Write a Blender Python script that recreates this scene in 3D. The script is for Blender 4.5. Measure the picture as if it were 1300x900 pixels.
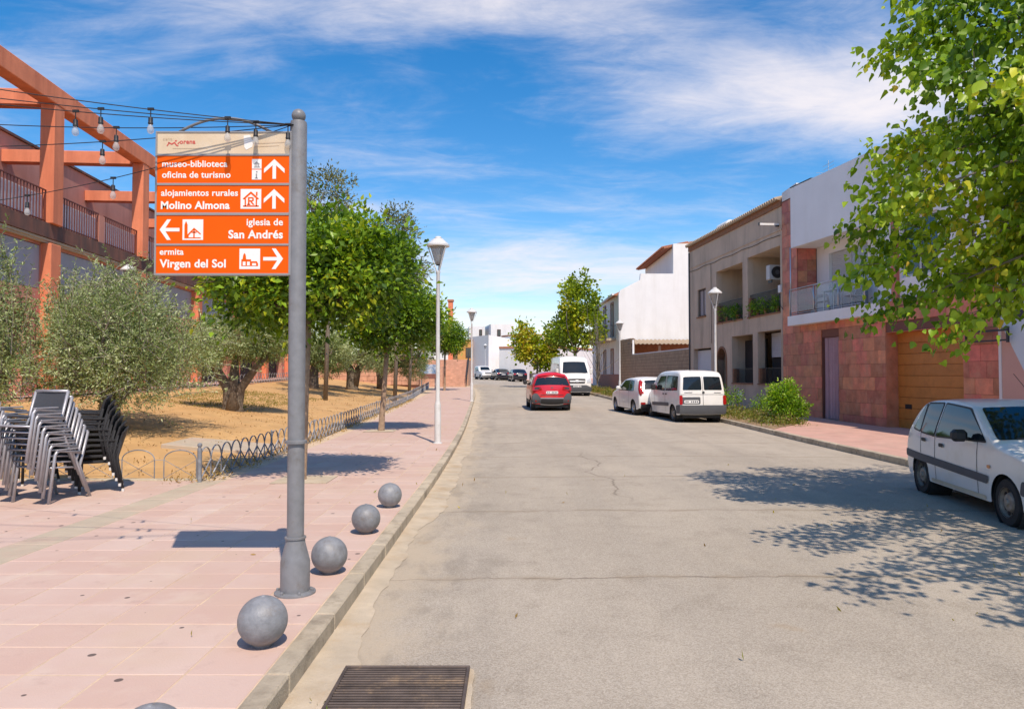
import bpy, math, random
import numpy as np
from mathutils import Vector, Matrix
R = math.radians
random.seed(7)
scene = bpy.context.scene
for o in list(bpy.data.objects): bpy.data.objects.remove(o)

# ------------------------------------------------------------------ camera
cam_data = bpy.data.cameras.new('camera')
cam = bpy.data.objects.new('camera', cam_data)
scene.collection.objects.link(cam)
cam_data.sensor_fit = 'HORIZONTAL'; cam_data.sensor_width = 36.0
cam_data.lens = 36.0 * 930 / 1300
cam_data.clip_start = 0.05; cam_data.clip_end = 3000
cam.location = (0, 0, 1.75)
cam.rotation_euler = (R(90 + 1.54), 0, 0)
scene.camera = cam

# ------------------------------------------------------------------ sun and sky
SUN = Vector((0.222, -0.625, 1.0)).normalized()      # towards the sun
sun_data = bpy.data.lights.new('sun', 'SUN')
sun_data.energy = 2.35; sun_data.angle = R(0.5); sun_data.color = (1.0, 0.955, 0.86)
sun = bpy.data.objects.new('sun', sun_data); scene.collection.objects.link(sun)
sun.rotation_euler = (-SUN).to_track_quat('-Z', 'Y').to_euler()
sun.location = (20, -40, 60)

world = bpy.data.worlds.new('World'); scene.world = world; world.use_nodes = True
def build_sky():
    nt = world.node_tree; nt.nodes.clear()
    N = nt.nodes.new; L = nt.links.new
    out = N('ShaderNodeOutputWorld'); bg = N('ShaderNodeBackground'); bg.inputs['Strength'].default_value = 0.15
    sky = N('ShaderNodeTexSky'); sky.sky_type = 'NISHITA'; sky.sun_disc = False
    sky.sun_elevation = math.asin(SUN.z); sky.sun_rotation = math.atan2(SUN.x, SUN.y)
    sky.air_density = 1.0; sky.dust_density = 0.7; sky.ozone_density = 2.2; sky.altitude = 500
    hsv = N('ShaderNodeHueSaturation'); hsv.inputs['Saturation'].default_value = 1.46; hsv.inputs['Value'].default_value = 0.68
    hsv.inputs['Hue'].default_value = 0.500
    L(sky.outputs[0], hsv.inputs['Color'])
    tc = N('ShaderNodeTexCoord'); sep = N('ShaderNodeSeparateXYZ'); L(tc.outputs['Generated'], sep.inputs[0])
    def math_(op, a, b=None, c=None, clamp=False):
        n = N('ShaderNodeMath'); n.operation = op; n.use_clamp = clamp
        for i, v in enumerate((a, b, c)):
            if v is None: continue
            if isinstance(v, (int, float)): n.inputs[i].default_value = v
            else: L(v, n.inputs[i])
        return n.outputs[0]
    zz = math_('MAXIMUM', sep.outputs['Z'], 0.0)
    den = math_('ADD', zz, 0.12)
    cx = math_('DIVIDE', sep.outputs['X'], den); cy = math_('DIVIDE', sep.outputs['Y'], den)
    comb = N('ShaderNodeCombineXYZ'); L(cx, comb.inputs[0]); L(cy, comb.inputs[1])
    def noise(scale, detail, rough, stretch, off, rot=0, dist=0.0):
        mp = N('ShaderNodeMapping'); mp.inputs['Scale'].default_value = stretch; mp.inputs['Location'].default_value = off
        mp.inputs['Rotation'].default_value = (0, 0, rot); L(comb.outputs[0], mp.inputs[0])
        n = N('ShaderNodeTexNoise'); n.inputs['Scale'].default_value = scale; n.inputs['Detail'].default_value = detail
        n.inputs['Roughness'].default_value = rough; n.inputs['Distortion'].default_value = dist
        L(mp.outputs[0], n.inputs['Vector']); return n.outputs[0]
    n1 = noise(1.6, 9, 0.62, (0.75, 1.25, 1), (3.1, 1.7, 0), R(8), 0.5)
    n2 = noise(5.0, 8, 0.68, (0.65, 1.35, 1), (0.4, 5.2, 0), R(-12), 0.8)
    def blob(bx, by, rx, ry):
        a = math_('DIVIDE', math_('SUBTRACT', cx, bx), rx); b = math_('DIVIDE', math_('SUBTRACT', cy, by), ry)
        d2 = math_('ADD', math_('MULTIPLY', a, a), math_('MULTIPLY', b, b))
        return math_('POWER', 2.718, math_('MULTIPLY', d2, -1.0))
    # the cloud fields that stand over the street, plus free cirrus everywhere
    f = None
    for args, w in (((-0.25, 1.56, 0.70, 0.13), 0.19), ((0.80, 1.90, 0.50, 0.26), 0.38), ((0.3, 3.7, 2.2, 0.5), 0.26),
                    ((-0.3, 2.85, 0.8, 0.12), 0.16), ((-1.5, 1.75, 0.5, 0.2), 0.10), ((0.1, 5.4, 4.0, 1.1), 0.2), ((0.2, 1.18, 1.6, 0.2), 0.10)):
        t = math_('MULTIPLY', blob(*args), w); f = t if f is None else math_('ADD', f, t)
    dens = math_('ADD', math_('ADD', math_('MULTIPLY', n1, 0.72), math_('MULTIPLY', n2, 0.28)), f)
    mr = N('ShaderNodeMapRange'); mr.interpolation_type = 'SMOOTHSTEP'
    mr.inputs['From Min'].default_value = 0.45; mr.inputs['From Max'].default_value = 0.97
    mr.inputs['To Min'].default_value = 0.0; mr.inputs['To Max'].default_value = 0.93
    L(dens, mr.inputs['Value'])
    mix = N('ShaderNodeMix'); mix.data_type = 'RGBA'; L(mr.outputs[0], mix.inputs[0]); L(hsv.outputs[0], mix.inputs[6])
    mix.inputs[7].default_value = (3.3, 3.4, 3.7, 1)
    L(mix.outputs[2], bg.inputs['Color']); L(bg.outputs[0], out.inputs['Surface'])
build_sky()
vs = scene.view_settings
vs.view_transform = 'Standard'; vs.look = 'None'; vs.exposure = 0.92; vs.gamma = 1.0; vs.use_curve_mapping = False
vs.use_white_balance = True; vs.white_balance_temperature = 7250; vs.white_balance_tint = 16
scene.render.engine = 'CYCLES'
scene.cycles.max_bounces = 6; scene.cycles.diffuse_bounces = 3; scene.cycles.glossy_bounces = 3
scene.cycles.transmission_bounces = 4; scene.cycles.transparent_max_bounces = 6
scene.cycles.caustics_reflective = False; scene.cycles.caustics_refractive = False

# ------------------------------------------------------------------ helpers
COL = scene.collection
def tag(o, label=None, cat=None, group=None, kind=None):
    if label: o['label'] = label
    if cat: o['category'] = cat
    if group: o['group'] = group
    if kind: o['kind'] = kind
    return o
def empty(name, loc=(0, 0, 0), rz=0.0, label=None, cat=None, group=None, parent=None):
    o = bpy.data.objects.new(name, None); COL.objects.link(o)
    o.empty_display_size = 0.2
    o.location = loc; o.rotation_euler = (0, 0, rz)
    if parent: o.parent = parent
    return tag(o, label, cat, group)
def link(name, me, mat=None, parent=None, loc=None, rot=None, scale=None):
    if mat is not None and len(me.materials) == 0: me.materials.append(mat)
    o = bpy.data.objects.new(name, me); COL.objects.link(o)
    if parent is not None: o.parent = parent
    if loc is not None: o.location = loc
    if rot is not None: o.rotation_euler = rot
    if scale is not None: o.scale = scale
    return o
def copy_tree(o, parent=None):
    c = o.copy(); COL.objects.link(c)
    if parent is not None: c.parent = parent
    for ch in list(o.children): copy_tree(ch, c)
    return c

class MB:
    """collects shapes for one mesh object"""
    def __init__(s): s.v = []; s.f = []
    def add(s, vs, fs):
        b = len(s.v); s.v += [tuple(p) for p in vs]; s.f += [tuple(i + b for i in f) for f in fs]; return s
    def box(s, x0, x1, y0, y1, z0, z1, m=None):
        vs = [Vector((x, y, z)) for z in (z0, z1) for y in (y0, y1) for x in (x0, x1)]
        if m is not None: vs = [m @ p for p in vs]
        return s.add(vs, [(0, 2, 3, 1), (4, 5, 7, 6), (0, 1, 5, 4), (1, 3, 7, 5), (3, 2, 6, 7), (2, 0, 4, 6)])
    def bbox(s, x0, x1, y0, y1, z0, z1, b=0.01):
        """box with chamfered edges"""
        xs, ys, zs = (x0, x1), (y0, y1), (z0, z1); vs = []; idx = {}
        for i in (0, 1):
            for j in (0, 1):
                for k in (0, 1):
                    sx, sy, sz = (1, -1)[i], (1, -1)[j], (1, -1)[k]
                    for a in range(3):
                        p = [xs[i] + sx * b, ys[j] + sy * b, zs[k] + sz * b]
                        p[a] = (xs[i], ys[j], zs[k])[a]
                        idx[i, j, k, a] = len(vs); vs.append(p)
        fs = []
        for a in range(3):
            for e in (0, 1):
                o1, o2 = [q for q in range(3) if q != a]
                loop = []
                for (u, w) in ((0, 0), (1, 0), (1, 1), (0, 1)):
                    key = [0, 0, 0]; key[a] = e; key[o1] = u; key[o2] = w
                    loop.append(idx[key[0], key[1], key[2], a])
                flip = (e == 0) != (a == 1)
                fs.append(tuple(loop[::-1] if flip else loop))
        for a in range(3):            # edges along axis a
            o1, o2 = [q for q in range(3) if q != a]
            for u in (0, 1):
                for w in (0, 1):
                    k0 = [0, 0, 0]; k0[o1] = u; k0[o2] = w; k1 = list(k0); k1[a] = 1
                    fs.append((idx[(*k0, o1)], idx[(*k0, o2)], idx[(*k1, o2)], idx[(*k1, o1)]))
        for i in (0, 1):
            for j in (0, 1):
                for k in (0, 1): fs.append(tuple(idx[i, j, k, a] for a in range(3)))
        return s.add(vs, fs)
    def prism(s, pts, a0, a1, axis='y'):
        """polygon pts (u, w) swept along axis from a0 to a1"""
        def P(u, w, a): return {'y': (u, a, w), 'x': (a, u, w), 'z': (u, w, a)}[axis]
        n = len(pts); vs = [P(u, w, a0) for u, w in pts] + [P(u, w, a1) for u, w in pts]
        return s.add(vs, [tuple(range(n)), tuple(range(2 * n - 1, n - 1, -1))] + [(i, i + n, (i + 1) % n + n, (i + 1) % n) for i in range(n)])
    def tube(s, pts, r, n=8, cap=True):
        pts = [Vector(p) for p in pts]; k = len(pts)
        rs = [r] * k if isinstance(r, (int, float)) else r
        vs = []; up0 = None
        for i, p in enumerate(pts):
            t = (pts[min(i + 1, k - 1)] - pts[max(i - 1, 0)]).normalized()
            if up0 is None: up0 = Vector((0, 0, 1)) if abs(t.z) < .9 else Vector((1, 0, 0))
            a = (up0 - t * up0.dot(t))
            if a.length < 1e-4: a = t.orthogonal()
            a.normalize(); up0 = a; b = t.cross(a)
            vs += [p + (a * math.cos(q * 2 * math.pi / n) + b * math.sin(q * 2 * math.pi / n)) * rs[i] for q in range(n)]
        fs = [(i * n + q, i * n + (q + 1) % n, (i + 1) * n + (q + 1) % n, (i + 1) * n + q) for i in range(k - 1) for q in range(n)]
        if cap: fs += [tuple(range(n - 1, -1, -1)), tuple((k - 1) * n + q for q in range(n))]
        return s.add(vs, fs)
    def lathe(s, prof, n=20, c=(0, 0, 0), axis='z', cap=True):
        vs = []
        for (r, h) in prof:
            for q in range(n):
                a = q * 2 * math.pi / n; u, w = r * math.cos(a), r * math.sin(a)
                p = (u, w, h) if axis == 'z' else ((u, h, w) if axis == 'y' else (h, u, w))
                vs.append((p[0] + c[0], p[1] + c[1], p[2] + c[2]))
        k = len(prof)
        fs = [(i * n + q, i * n + (q + 1) % n, (i + 1) * n + (q + 1) % n, (i + 1) * n + q) for i in range(k - 1) for q in range(n)]
        if cap: fs += [tuple(range(n - 1, -1, -1)), tuple((k - 1) * n + q for q in range(n))]
        return s.add(vs, fs)
    def bar(s, p, q, w, h=None):
        """square bar from p to q"""
        h = h or w; p = Vector(p); q = Vector(q); t = (q - p).normalized()
        up = Vector((0, 0, 1)) if abs(t.z) < .95 else Vector((0, 1, 0))
        a = t.cross(up).normalized() * w / 2; b = a.cross(t).normalized() * h / 2
        vs = [p - a - b, p + a - b, p + a + b, p - a + b, q - a - b, q + a - b, q + a + b, q - a + b]
        return s.add(vs, [(3, 2, 1, 0), (4, 5, 6, 7), (0, 1, 5, 4), (1, 2, 6, 5), (2, 3, 7, 6), (3, 0, 4, 7)])
    def wall(s, x0, x1, z0, z1, holes=(), y0=0.0, y1=0.3):
        """slab in the xz plane with rectangular openings and their reveals"""
        xs = sorted({x0, x1, *[h[0] for h in holes], *[h[1] for h in holes]})
        zs = sorted({z0, z1, *[h[2] for h in holes], *[h[3] for h in holes]})
        xs = [x for x in xs if x0 <= x <= x1]; zs = [z for z in zs if z0 <= z <= z1]
        def solid(i, j):
            if i < 0 or j < 0 or i >= len(xs) - 1 or j >= len(zs) - 1: return False
            cx, cz = (xs[i] + xs[i + 1]) / 2, (zs[j] + zs[j + 1]) / 2
            return not any(h[0] < cx < h[1] and h[2] < cz < h[3] for h in holes)
        for i in range(len(xs) - 1):
            for j in range(len(zs) - 1):
                if not solid(i, j): continue
                a, b, c, d = xs[i], xs[i + 1], zs[j], zs[j + 1]
                s.add([(a, y0, c), (b, y0, c), (b, y0, d), (a, y0, d)], [(0, 1, 2, 3)])
                s.add([(a, y1, c), (b, y1, c), (b, y1, d), (a, y1, d)], [(3, 2, 1, 0)])
                if not solid(i - 1, j): s.add([(a, y0, c), (a, y0, d), (a, y1, d), (a, y1, c)], [(0, 1, 2, 3)])
                if not solid(i + 1, j): s.add([(b, y0, c), (b, y0, d), (b, y1, d), (b, y1, c)], [(3, 2, 1, 0)])
                if not solid(i, j - 1): s.add([(a, y0, c), (b, y0, c), (b, y1, c), (a, y1, c)], [(3, 2, 1, 0)])
                if not solid(i, j + 1): s.add([(a, y0, d), (b, y0, d), (b, y1, d), (a, y1, d)], [(0, 1, 2, 3)])
        return s
    def mesh(s, name, mat=None, smooth=False):
        me = bpy.data.meshes.new(name); me.from_pydata(s.v, [], s.f); me.update()
        if smooth: me.polygons.foreach_set('use_smooth', [True] * len(me.polygons))
        if mat is not None: me.materials.append(mat)
        return me
    def build(s, name, mat, parent=None, smooth=False, loc=None, rot=None, sharp=None):
        me = s.mesh(name, mat, smooth or sharp is not None)
        if sharp is not None: me.set_sharp_from_angle(angle=R(sharp))
        return link(name, me, None, parent, loc, rot)
def arc(cx, cz, r, a0, a1, n): return [(cx + r * math.cos(R(a0 + (a1 - a0) * i / n)), cz + r * math.sin(R(a0 + (a1 - a0) * i / n))) for i in range(n + 1)]

# ------------------------------------------------------------------ materials
def material(name, col, rough=0.8, var=0.12, scale=3.0, detail=6, bump=0.0, bscale=60.0, metal=0.0, rand=0.0, coat=0.0,
             stain=None, stain_scale=1.5, stain_amt=0.4, stain_thr=0.55, streak=False, spec=0.5, hue_rand=0.0, alpha=None, trans=0.0):
    m = bpy.data.materials.new(name); m.use_nodes = True; nt = m.node_tree
    b = nt.nodes['Principled BSDF']; N = nt.nodes.new; L = nt.links.new
    b.inputs['Roughness'].default_value = rough; b.inputs['Metallic'].default_value = metal
    b.inputs['Specular IOR Level'].default_value = spec
    if coat: b.inputs['Coat Weight'].default_value = coat; b.inputs['Coat Roughness'].default_value = 0.04
    if trans: b.inputs['Transmission Weight'].default_value = trans
    if alpha is not None: b.inputs['Alpha'].default_value = alpha
    col = (*col, 1)
    g = N('ShaderNodeNewGeometry')
    def noise(sc, det=detail, stretch=None, rg=0.6):
        n = N('ShaderNodeTexNoise'); n.inputs['Scale'].default_value = sc; n.inputs['Detail'].default_value = det; n.inputs['Roughness'].default_value = rg
        if stretch:
            mp = N('ShaderNodeMapping'); mp.inputs['Scale'].default_value = stretch; L(g.outputs['Position'], mp.inputs[0]); L(mp.outputs[0], n.inputs['Vector'])
        else: L(g.outputs['Position'], n.inputs['Vector'])
        return n.outputs[0]
    cur = None
    if var > 0:
        mr = N('ShaderNodeMapRange'); mr.inputs['From Min'].default_value = 0.25; mr.inputs['From Max'].default_value = 0.75
        mr.inputs['To Min'].default_value = 1 - var; mr.inputs['To Max'].default_value = 1 + var
        L(noise(scale), mr.inputs['Value'])
        val = mr.outputs[0]
        if rand:
            oi = N('ShaderNodeObjectInfo'); mr2 = N('ShaderNodeMapRange'); mr2.inputs['To Min'].default_value = 1 - rand; mr2.inputs['To Max'].default_value = 1 + rand
            L(oi.outputs['Random'], mr2.inputs['Value']); mu = N('ShaderNodeMath'); mu.operation = 'MULTIPLY'; L(val, mu.inputs[0]); L(mr2.outputs[0], mu.inputs[1]); val = mu.outputs[0]
        hs = N('ShaderNodeHueSaturation'); hs.inputs['Color'].default_value = col; L(val, hs.inputs['Value'])
        if hue_rand:
            oi = N('ShaderNodeObjectInfo'); wn = N('ShaderNodeTexWhiteNoise'); wn.noise_dimensions = '1D'; L(oi.outputs['Random'], wn.inputs['W'])
            mr3 = N('ShaderNodeMapRange'); mr3.inputs['To Min'].default_value = 0.5 - hue_rand; mr3.inputs['To Max'].default_value = 0.5 + hue_rand
            L(wn.outputs[0], mr3.inputs['Value']); L(mr3.outputs[0], hs.inputs['Hue'])
        cur = hs.outputs[0]
    if stain:
        mr = N('ShaderNodeMapRange'); mr.interpolation_type = 'SMOOTHSTEP'; mr.inputs['From Min'].default_value = stain_thr - .1; mr.inputs['From Max'].default_value = stain_thr + .18
        mr.inputs['To Max'].default_value = stain_amt
        L(noise(stain_scale, 8, (1.0, 1.0, 0.12) if streak else None, 0.65), mr.inputs['Value'])
        mx = N('ShaderNodeMix'); mx.data_type = 'RGBA'; L(mr.outputs[0], mx.inputs[0])
        if cur is not None: L(cur, mx.inputs[6])
        else: mx.inputs[6].default_value = col
        mx.inputs[7].default_value = (*stain, 1); cur = mx.outputs[2]
    if cur is not None: L(cur, b.inputs['Base Color'])
    else: b.inputs['Base Color'].default_value = col
    if bump:
        bp = N('ShaderNodeBump'); bp.inputs['Strength'].default_value = bump; bp.inputs['Distance'].default_value = 0.02
        L(noise(bscale, 4), bp.inputs['Height']); L(bp.outputs[0], b.inputs['Normal'])
    return m
def leaf_material(name, rough=0.45, trans=0.42, hue=(1, 1, 1)):
    m = bpy.data.materials.new(name); m.use_nodes = True; nt = m.node_tree; nt.nodes.clear()
    N = nt.nodes.new; L = nt.links.new
    out = N('ShaderNodeOutputMaterial'); b = N('ShaderNodeBsdfPrincipled'); t = N('ShaderNodeBsdfTranslucent'); mx = N('ShaderNodeMixShader')
    at = N('ShaderNodeAttribute'); at.attribute_name = 'Col'
    b.inputs['Roughness'].default_value = rough; b.inputs['Specular IOR Level'].default_value = 0.4
    L(at.outputs['Color'], b.inputs['Base Color'])
    h = N('ShaderNodeMix'); h.data_type = 'RGBA'; h.blend_type = 'MULTIPLY'; h.inputs[0].default_value = 1.0
    L(at.outputs['Color'], h.inputs[6]); h.inputs[7].default_value = (1.5, 1.45, 0.5, 1)
    L(h.outputs[2], t.inputs['Color'])
    mx.inputs[0].default_value = trans; L(b.outputs[0], mx.inputs[1]); L(t.outputs[0], mx.inputs[2]); L(mx.outputs[0], out.inputs['Surface'])
    return m
M = {}
M['grey_pole'] = material('grey_pole', (0.20, 0.205, 0.215), 0.45, 0.16, 12, detail=9, bump=.05, bscale=160, stain=(0.12, 0.09, 0.06), stain_scale=8, stain_amt=.6, stain_thr=.62)
M['grey_ball'] = material('grey_ball', (0.22, 0.228, 0.24), 0.48, 0.28, 16, detail=9, bump=.2, bscale=70, rand=.1, stain=(0.15, 0.11, 0.075), stain_scale=9, stain_amt=.7, stain_thr=.60)
M['sign_frame'] = material('sign_frame', (0.27, 0.265, 0.27), 0.5, 0.06, 8)
M['sign_orange'] = material('sign_orange', (0.82, 0.105, 0.002), 0.6, 0.05, 4, spec=.15)
M['sign_cream'] = material('sign_cream', (0.66, 0.52, 0.36), 0.5, 0.07, 5, stain=(.75, .68, .56), stain_scale=6, stain_amt=.4)
M['sign_white'] = material('sign_white', (0.82, 0.80, 0.76), 0.45, 0.04, 6)
M['logo_red'] = material('logo_red', (0.62, 0.09, 0.07), 0.5, 0.0)
M['logo_faded'] = material('logo_faded', (0.60, 0.46, 0.32), 0.5, 0.0)
M['black_plastic'] = material('black_plastic', (0.018, 0.018, 0.02), 0.5, 0.1)
M['cable'] = material('cable', (0.012, 0.012, 0.014), 0.6, 0.0)
M['bulb_glass'] = material('bulb_glass', (0.62, 0.62, 0.60), 0.08, 0.0, alpha=0.42)
M['lamp_white'] = material('lamp_white', (0.66, 0.66, 0.64), 0.4, 0.05, 6, stain=(.35, .3, .24), stain_scale=5, stain_amt=.3)
M['lamp_glass'] = material('lamp_glass', (0.42, 0.40, 0.37), 0.15, 0.05, alpha=.72)
M['concrete'] = material('concrete', (0.47, 0.395, 0.29), 0.9, 0.2, 2.5, bump=.45, bscale=55, stain=(0.19, 0.15, 0.105), stain_scale=4.5, stain_amt=.7, stain_thr=.54, rand=.12)
M['kerb_face'] = M['concrete']
M['mortar'] = material('mortar', (0.60, 0.45, 0.31), 0.95, 0.2, 6, bump=.4, bscale=80)
M['sand'] = material('sand', (0.52, 0.43, 0.315), 0.97, 0.17, 3.5, bump=.5, bscale=90, stain=(0.40, 0.26, 0.13), stain_scale=2.2, stain_amt=.55, stain_thr=.57)
M['soil'] = material('soil', (0.30, 0.20, 0.11), 0.97, 0.25, 6, bump=.6, bscale=40)
M['rust'] = material('rust', (0.10, 0.075, 0.062), 0.65, 0.35, 9, metal=.35, rand=.3, stain=(0.36, 0.24, 0.14), stain_scale=6, stain_amt=.75, stain_thr=.57)
M['aluminium'] = material('aluminium', (0.40, 0.40, 0.43), 0.42, 0.12, 9, metal=.4)
M['sling'] = material('sling', (0.05, 0.054, 0.064), 0.65, 0.12, 40, bump=.2, bscale=400)
M['wicker'] = material('wicker', (0.03, 0.031, 0.035), 0.5, 0.25, 60, bump=.9, bscale=140)
M['foot_white'] = material('foot_white', (0.7, 0.69, 0.66), 0.5, 0.0)
M['iron_grey'] = material('iron_grey', (0.20, 0.21, 0.23), 0.5, 0.14, 8, stain=(.55, .56, .58), stain_scale=5, stain_amt=.55, stain_thr=.55)
M['iron_black'] = material('iron_black', (0.03, 0.03, 0.034), 0.5, 0.1)
M['iron_red'] = material('iron_red', (0.17, 0.045, 0.03), 0.55, 0.12, 5)
M['bark_orange'] = material('bark_orange', (0.13, 0.085, 0.06), 0.95, 0.35, 14, bump=.8, bscale=40)
M['bark_limed'] = material('bark_limed', (0.36, 0.25, 0.17), 0.95, 0.3, 14, bump=.8, bscale=40)
M['bark_olive'] = material('bark_olive', (0.17, 0.135, 0.10), 0.95, 0.4, 9, bump=1.0, bscale=22)
M['bark_grey'] = material('bark_grey', (0.20, 0.17, 0.13), 0.9, 0.3, 12, bump=.6, bscale=40)
M['leaf'] = leaf_material('leaf', .38, .34)
M['leaf_olive'] = leaf_material('leaf_olive', 0.5, 0.22)
M['white_wall'] = material('white_wall', (0.78, 0.775, 0.76), 0.85, 0.04, 1.2, bump=.08, bscale=30, stain=(0.60, 0.57, 0.52), stain_scale=1.1, stain_amt=.35, streak=True)
M['white_wall_far'] = material('white_wall_far', (0.76, 0.755, 0.74), 0.85, 0.05, 0.6, stain=(0.58, 0.55, 0.5), stain_scale=.7, stain_amt=.4, streak=True)
M['white_box'] = material('white_box', (0.86, 0.85, 0.84), 0.8, 0.05, 0.8, bump=.05, bscale=30, stain=(.74, .71, .66), stain_scale=1.4, stain_amt=.35, streak=True)
M['grey_render'] = material('grey_render', (0.60, 0.465, 0.345), 0.92, 0.12, 1.1, bump=.25, bscale=40, stain=(0.26, 0.205, 0.155), stain_scale=1.3, stain_amt=.5, streak=True)
M['brown_brick'] = material('brown_brick', (0.30, 0.14, 0.075), 0.9, 0.25, 7, bump=.3, bscale=60)
M['cinder'] = material('cinder', (0.43, 0.305, 0.20), 0.95, 0.2, 3, bump=.5, bscale=50, stain=(.3, .2, .13), stain_scale=2, stain_amt=.5)
M['stone_red'] = material('stone_red', (0.60, 0.195, 0.115), 0.6, 0.34, 3.2, detail=9, rand=.30, hue_rand=.014, bump=.12, bscale=25, stain=(0.55, 0.27, 0.17), stain_scale=2.6, stain_amt=.6, stain_thr=.53)
M['stone_joint'] = material('stone_joint', (0.19, 0.08, 0.06), 0.9, 0.1)
M['garage_wood'] = material('garage_wood', (0.50, 0.19, 0.04), 0.5, 0.14, 2.2, rand=.05, stain=(.28, .10, .018), stain_scale=5, stain_amt=.4)
M['dark_void'] = material('dark_void', (0.02, 0.018, 0.018), 0.8, 0.1)  # near-black colour standing in for unlit depth in hollows and openings
M['glass_dark'] = material('glass_dark', (0.03, 0.034, 0.038), 0.08, 0.0, spec=.7)
M['glass_pane'] = material('glass_pane', (0.55, 0.60, 0.62), 0.05, 0.0, alpha=.22, spec=.6)
M['steel'] = material('steel', (0.55, 0.56, 0.58), 0.3, 0.05, metal=.8)
M['curtain'] = material('curtain', (0.52, 0.33, 0.36), 0.85, 0.1, 3)
M['shutter'] = material('shutter', (0.58, 0.58, 0.57), 0.6, 0.05)
M['terracotta'] = material('terracotta', (0.42, 0.17, 0.095), 0.85, 0.25, 8, rand=.15)
M['roof_old'] = material('roof_old', (0.42, 0.32, 0.22), 0.92, 0.22, 4, stain=(.25, .18, .13), stain_scale=4, stain_amt=.5)
M['door_brown'] = material('door_brown', (0.085, 0.035, 0.025), 0.5, 0.15)
M['door_grey'] = material('door_grey', (0.56, 0.57, 0.6), 0.55, 0.04)
M['dado_red'] = material('dado_red', (0.27, 0.11, 0.085), 0.7, 0.2, 3)
M['orange_paint'] = material('orange_paint', (0.80, 0.25, 0.125), 0.88, 0.14, 1.6, detail=9, bump=.2, bscale=40, stain=(.52, .14, .07), stain_scale=1.9, stain_amt=.6, stain_thr=.5, streak=True)
M['orange_wall'] = material('orange_wall', (0.58, 0.245, 0.18), 0.9, 0.1, .9, bump=.1, bscale=30, stain=(.28, .09, .06), stain_scale=1.0, stain_amt=.4, streak=True)
M['stained_band'] = material('stained_band', (0.20, 0.085, 0.06), 0.92, 0.3, 2.2, stain=(.07, .055, .05), stain_scale=2.4, stain_amt=.8, stain_thr=.47, streak=True)
M['awning'] = material('awning', (0.36, 0.37, 0.40), 0.8, 0.12, 1.5, stain=(.26, .25, .25), stain_scale=1.2, stain_amt=.4, streak=True)
M['cloth_white'] = material('cloth_white', (0.82, 0.72, 0.72), 0.9, 0.08, 2)
M['ochre'] = material('ochre', (0.60, 0.30, 0.09), 0.85, 0.08, 2)
M['stone_orange'] = material('stone_orange', (0.60, 0.34, 0.235), 0.92, 0.22, 3, bump=.4, bscale=20, stain=(.42, .22, .15), stain_scale=2, stain_amt=.5)
M['plate'] = material('plate', (0.72, 0.72, 0.70), 0.4, 0.03)
M['plate_mark'] = material('plate_mark', (0.06, 0.06, 0.07), 0.5, 0.0)
M['tyre'] = material('tyre', (0.022, 0.021, 0.021), 0.85, 0.25, 12)
M['rim_steel'] = material('rim_steel', (0.30, 0.255, 0.21), 0.55, 0.45, 14, metal=.2)
M['rim_alloy'] = material('rim_alloy', (0.42, 0.42, 0.43), 0.35, 0.1, 9, metal=.6)
M['car_glass'] = material('car_glass', (0.010, 0.016, 0.020), 0.05, 0.0, spec=.6)
M['trim_black'] = material('trim_black', (0.025, 0.025, 0.027), 0.6, 0.12)
M['trim_grey'] = material('trim_grey', (0.085, 0.09, 0.10), 0.6, 0.1, 5)
M['lens_red'] = material('lens_red', (0.38, 0.012, 0.012), 0.12, 0.0, coat=.5)
M['lens_orange'] = material('lens_orange', (0.55, 0.14, 0.02), 0.15, 0.0, coat=.5)
M['lens_clear'] = material('lens_clear', (0.5, 0.52, 0.54), 0.1, 0.0, coat=.6)
M['paint_white'] = material('paint_white', (0.80, 0.79, 0.755), 0.32, 0.035, 1.5, coat=.6, stain=(.62, .56, .45), stain_scale=2.2, stain_amt=.4)
M['paint_red'] = material('paint_red', (0.62, 0.014, 0.022), 0.3, 0.03, 2, coat=.8)
M['paint_navy'] = material('paint_navy', (0.012, 0.014, 0.024), 0.25, 0.0, coat=.8)
M['paint_silver'] = material('paint_silver', (0.45, 0.47, 0.5), 0.3, 0.0, metal=.4, coat=.6)

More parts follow.
